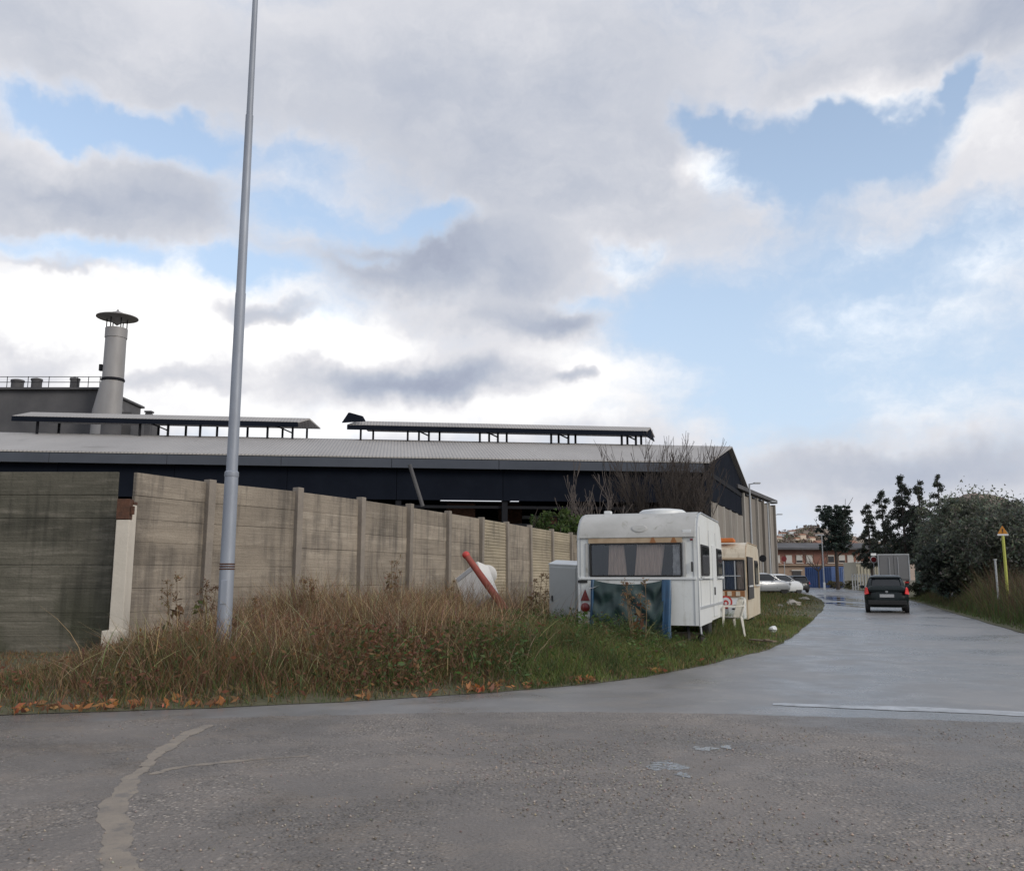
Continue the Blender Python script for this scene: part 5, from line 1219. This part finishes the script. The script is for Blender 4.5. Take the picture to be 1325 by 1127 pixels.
b2 = MB(); b3 = MB(); b2.tube([(0,0,0),(.05,0,1.4),(-.05,0,2.4)],[.15,.12,.10],8); b2.build('trunk', M['barkgrey'], bare2, True); tips = []
for k in range(6):
    a = k/6*6.28+.4; grow(b3, Vector((-.03,0,2.2)), Vector((math.cos(a)*.7-.15, math.sin(a)*.6, .8)).normalized(), rnd.uniform(1.5,2.0), .055, 3, rnd, .50, tips, .2, 3, .012, (2,4))
b3.build('branches', M['barkgrey'], bare2)

def crown(name, root, blobs, n, size, col, var=.35, shell=.55, gap=0.0):
    # leaves gathered in clumps spread through a set of ellipsoids
    P = []; cols = []
    tot = sum(b[3]*b[4]*b[5] for b in blobs)
    for (x,y,z,rx,ry,rz) in blobs:
        k = max(3, int(n*rx*ry*rz/tot/55)); d = rng.normal(size=(k,3)); d /= np.linalg.norm(d,axis=1)[:,None]; rad = rng.uniform(shell,1.0,k)[:,None]
        c_ = np.array([x,y,z]) + d*rad*np.array([rx,ry,rz]); tone = rng.uniform(1-var,1+var,k)
        for cc_, t_ in zip(c_, tone):
            m2 = rng.integers(35,75); s_ = np.array([rx,ry,rz])*rng.uniform(.13,.30); P.append(cc_ + rng.normal(0,1,(m2,3))*s_*.6); cols.append(vary(m2, np.array(col)*t_, .22, .08))
    P = np.concatenate(P); C = np.concatenate(cols); V,Q,CC = leaves(P, rng.uniform(size*.6,size*1.3,len(P)), C); return np_mesh(name, V,Q,M['leaf'],root,CC)
def stem(root, h, r, m='bark', lean=(0,0), limbs=5, seed=0):
    rd = random.Random(seed); mb = MB(); mb.tube([(0,0,-.1),(lean[0]*.4,lean[1]*.4,h*.5),(lean[0],lean[1],h)], [r,r*.75,r*.4], 9)
    tp_ = []
    for k in range(limbs):
        a = rd.uniform(0,6.28); z = h*rd.uniform(.4,.95); grow(mb, Vector((lean[0]*z/h,lean[1]*z/h,z)), Vector((math.cos(a),math.sin(a),.7)).normalized(), h*.28, r*.4, 1, rd, .5, tp_, .1, 3, .02, (2,3))
    return mb.build('trunk', M[m], root, True)
# ivy / shrub behind the wall
for px, py, Y, rx, rz_, lab in ((722,678,39.5,1.0,.75,'leafy green shrub showing above the wall left of the caravan'),(694,682,38.5,.35,.45,'small green shrub tuft above the wall by a post')):
    p = D(px,py,Y); o = empty('shrub', (p.x,Y,0), 0, lab, 'shrub'); crown('crown', o, [(0,0,p.z,rx,.8,rz_),(rx*.4,0,p.z-.4,rx,.8,rz_),(-rx*.5,.2,p.z-.6,rx*.8,.7,rz_)], 2600 if rx>.5 else 700, .10, (.075,.115,.035)); stem(o, p.z, .06, limbs=3, seed=int(px))
# dense evergreen trees on the right
DT = [(1240,56,2.5,5.9,'dark evergreen tree behind the green mesh fence, leftmost of the dense right clump',(.125,.14,.112)),
      (1268,50,3.0,6.2,'big olive green bushy tree in the middle of the right clump',(.15,.165,.125)),
      (1305,44,2.9,5.1,'bushy tree behind the yellow marker post',(.14,.152,.115)),
      (1350,40,3.0,4.9,'bushy tree at the right edge of the picture',(.14,.152,.118)),
      (1240,46,1.9,3.6,'lower dark bush in front of the dense trees by the green fence',(.10,.115,.095))]
for i, (px, Y, r, h, lab, col) in enumerate(DT):
    p = D(px,740,Y); o = empty('evergreen_tree', (p.x,Y,0), 0, lab, 'tree', 'dense trees on the right')
    rd = random.Random(i+5); bl = [(0,0,h*.56,r*.9,r*.8,h*.40)]
    for k in range(10):
        a = rd.uniform(0,6.28); f = rd.uniform(.45,.85); zq = h*rd.uniform(.25,.85); bl.append((math.cos(a)*r*f,math.sin(a)*r*f*.8,zq,r*rd.uniform(.25,.42),r*rd.uniform(.25,.4),h*rd.uniform(.10,.17)))
    crown('crown', o, bl, 24000, .10, col, .5); stem(o, h*.8, .16, limbs=6, seed=i)
    # upright whips give the ragged top
    wv_ = rng.uniform(-1,1,(160,2)); zt2 = h*(.88-.25*np.abs(wv_[:,0])); P = []
    for (wx, wy), z0_ in zip(wv_, zt2):
        ln = rng.uniform(.05,.22); dx_, dy_ = rng.normal(0,.18,2)
        for f_ in np.linspace(-.5,1,20): P.append([wx*r*.85 + dx_*f_ + rng.normal(0,.03), wy*r*.6 + dy_*f_ + rng.normal(0,.03), z0_ + ln*f_])
    P = np.array(P); V,Q,C = leaves(P, rng.uniform(.03,.06,len(P)), vary(len(P),col)); np_mesh('whips', V,Q,M['leaf'],o,C)
# sparse conifers
def conifer(px, pytop, Y, w, label, seed, dens=1.0):
    rd = random.Random(seed); p = D(px,pytop,Y); h = p.z; o = empty('conifer', (p.x,Y,0), 0, label, 'tree', 'sparse conifers on the right')
    tk = MB(); lean = rd.uniform(-.3,.3); tk.tube([(lean*-.4,0,0),(0,0,h*.6),(lean*.2,0,h)], [.15,.09,.02], 7); P = []
    z = 2.6
    while z < h-.1:
        f = (z-2.6)/(h-2.6); L = w*(1-f)**.75*rd.uniform(.6,1.15)+.12
        for k in range(rd.randint(3,5)):
            if rd.random() > dens: continue
            a = rd.uniform(0,6.28); d = Vector((math.cos(a),math.sin(a),0)); b = Vector((0,0,z)); l_ = L*rd.uniform(.6,1.1); pts = [b, b+d*l_*.5+Vector((0,0,.16*l_)), b+d*l_+Vector((0,0,.05-.22*l_+rd.uniform(-.1,.2)))]
            tk.tube(pts, [.035,.022,.010], 4, cap=False)
            nn = int(120*l_)+34; u = np.array([rd.uniform(.2,1.0)**.8 for _ in range(nn)])
            for q_ in u:
                c_ = pts[1].lerp(pts[2], (q_-.5)*2) if q_ > .5 else pts[0].lerp(pts[1], q_*2); P.append([c_.x+rd.gauss(0,.10),c_.y+rd.gauss(0,.10),c_.z+rd.gauss(-.08,.11)])
        z += rd.uniform(.28,.55)
    tk.build('trunk', M['bark'], o, True); P = np.array(P); V,Q,C = leaves(P, rng.uniform(.06,.15,len(P)), vary(len(P),(.07,.08,.066),.35)); np_mesh('crown', V,Q,M['leaf'],o,C)
conifer(1140,634,90,2.4,'sparse dark conifer right of the round pine, leftmost conifer',31,.75)
conifer(1122,650,94,1.8,'short dark conifer close to the round pine',32,.9)
conifer(1165,613,86,2.6,'tall ragged conifer above the lorry trailer',33,.8)
conifer(1187,620,84,2.3,'ragged conifer second from right of the conifer row',34,.7)
conifer(1212,613,84,2.2,'thin conifer with open drooping branches, rightmost conifer',35,.5)
conifer(1180,655,88,2.6,'low dense conifer between the tall ragged ones',36,1.0)
# round pine
pp = D(1081,700,100); pn = empty('pine_tree', (pp.x,100,0), 0, 'round topped dark pine in front of the terracotta building', 'tree')
hz_ = D(1081,650,100).z
bl = [(-.2,0,hz_-1.7,1.4,1.4,1.1),(.6,0,hz_-2.6,1.3,1.3,.9),(.2,0,hz_-3.8,1.4,1.3,.9),(-.7,0,hz_-4.9,1.0,1.0,.6),(.9,0,hz_-5.2,.9,1.0,.5)]; rd = random.Random(77)
for k in range(24):
    a = rd.uniform(0,6.28); zq = hz_ - rd.uniform(.5,5.0); rr2 = 2.1*(1-.12*abs(zq-(hz_-2.2))) if True else 0; bl.append((math.cos(a)*rr2*rd.uniform(.5,1.0), math.sin(a)*rr2, zq, rd.uniform(.55,.95), .8, rd.uniform(.30,.5)))
crown('crown', pn, bl, 16000, .15, (.06,.08,.068), .4); stem(pn, hz_-1.6, .22, limbs=6, seed=3)
# small shrubs at far road edge
for i, (px, py, Y, r, col, lab) in enumerate(((1080,757,108,.9,(.11,.095,.05),'yellowish shrub at the foot of the blue container'),(1104,760,100,1.0,(.10,.095,.05),'yellowish shrub by the paling fence'),(1190,765,57,1.0,(.045,.055,.03),'low green bush at the far end of the mesh fence'))):
    q = D(px,py,Y); o = empty('shrub', (q.x,Y,0), 0, lab, 'shrub'); crown('crown', o, [(0,0,.5,r,r,.5),(r*.5,0,.35,r*.6,r*.6,.4)], 1400, .10, col); stem(o, .6, .04, limbs=4, seed=i)
# small bare tree before the terracotta building
tb = D(1058,720,112); t3 = empty('bare_tree', (tb.x,112,0), 0, 'small leafless tree in front of the terracotta building', 'tree'); m3 = MB(); m4 = MB(); m3.tube([(0,0,0),(0,0,2.2)],[.12,.09],7); m3.build('trunk', M['bark'], t3, True)
for k in range(6):
    a = k*1.05; grow(m4, Vector((0,0,2.0)), Vector((math.cos(a)*.8,math.sin(a)*.5,.7)).normalized(), 1.5, .06, 2, rnd, .6, [], .1, 3, .02, (2,3))
m4.build('branches', M['bark'], t3)

# ------------------------------------------------------------------ hills
def hill(name, Y0, Y1, prof, m, depth_rows=26, amp=2.0, seed=1.0):
    # prof: (px, py) skyline at mid distance; ground falls towards the front
    Ym = (Y0+Y1)/2; xs_ = np.linspace(prof[0][0], prof[-1][0], 150); ys_ = np.interp(xs_, [p[0] for p in prof], [p[1] for p in prof])
    tops = np.array([list(D(a,b,Ym)) for a,b in zip(xs_,ys_)])
    V = np.empty((150,depth_rows,3))
    for j in range(depth_rows):
        f = j/(depth_rows-1); y = Y0+(Y1-Y0)*f; k = math.sin(math.pi*min(f,1)*.98)**.9 if f < .5 else math.sin(math.pi*f*.98+.03)
        x = tops[:,0]*(y/Ym)**.5; V[:,j,0] = x; V[:,j,1] = y; V[:,j,2] = np.maximum(tops[:,2],0)*max(k,0) + amp*max(k,0)*(nz(x*seed,np.full(150,y*seed),.05)+.6*nz(x*seed,np.full(150,y),.19)) - .5
    idx = np.arange(150*depth_rows).reshape(150,depth_rows); q = np.stack([idx[:-1,:-1],idx[1:,:-1],idx[1:,1:],idx[:-1,1:]],-1).reshape(-1,4)
    return tag(np_mesh(name, V.reshape(-1,3), q, m, smooth=True), kind='structure')
hill('hill', 380, 760, [(930,725),(985,704),(1003,692),(1025,684),(1045,682),(1062,687),(1085,692),(1120,700),(1160,700),(1210,690),(1300,690),(1400,710)], M['hill'], amp=1.2)
hill('rocky_hill', 420, 700, [(1195,720),(1215,668),(1232,650),(1245,640),(1258,638),(1272,640),(1283,648),(1295,660),(1330,690),(1380,720)], M['rock'], amp=1.6, seed=2.0)
HSK = [(930,725),(985,704),(1003,692),(1025,684),(1045,682),(1062,687),(1085,692),(1120,700),(1160,700),(1210,690),(1300,690),(1400,710)]
def on_hill(px, py):
    top = D(px, float(np.interp(px,[p[0] for p in HSK],[p[1] for p in HSK])), 570).z
    for Y in range(384, 572, 2):
        f = (Y-380)/380; g_ = top*math.sin(math.pi*f*.98)**.9 - .5
        p = D(px, py, Y)
        if p.z <= g_: return Vector((p.x, Y, p.z))
    return D(px, py, 570)
HP = [(1012,694,10,'white walled house glinting on the far hill, left of two'),(1025,691,9,'second white house on the far hill'),(1008,699,8,'pale house lowest left on the far hill'),(1038,696,9,'pale house on the far hill slope above the brick roof'),(1050,700,9,'pale house on the far hill left of the pine'),(1031,701,8,'small pale house in the middle of the far slope'),(1098,703,9,'pale house on the far hill right of the pine')]
for i, (px, py, w, lab) in enumerate(HP):
    p = on_hill(px,py+1); Y = p.y; o = empty('hill_house', (p.x,Y,p.z-2.2), R(-10+i*7), lab, 'house', 'houses on the far hill'); wd = w*.36
    bx('wall', (0,0,3), (wd,wd*.8,2.2), M['housewall'] if i > 1 else M['white_plain'], o); MB().prism([(-wd*.45,4.1),(wd*.45,4.1),(0,4.8)], -wd*.55, wd*.55).build('roof', M['tile'], o)
# dark tree belts on the hill
P = []
for px, py, n, sx_ in ((1052,684,150,7),(1062,690,120,6),(1022,697,70,7),(1040,704,110,10),(1010,703,60,6),(1030,690,50,6),(1060,699,110,8),(1005,707,90,7),(1016,691,40,4),(1047,694,50,6),(1095,706,140,14)):
    for _ in range(n//3):
        p = on_hill(px+random.gauss(0,sx_), py+random.gauss(0,1.3))
        for _k in range(5): P.append([p.x+random.gauss(0,.9), p.y+random.gauss(0,.9), p.z+random.uniform(-.3,1.5)])
P = np.array(P); V,Q,C = leaves(P, rng.uniform(.5,1.3,len(P)), vary(len(P),(.15,.125,.095),.4)); tag(np_mesh('hill_woodland', V,Q,M['leaf'],colors=C), kind='stuff')
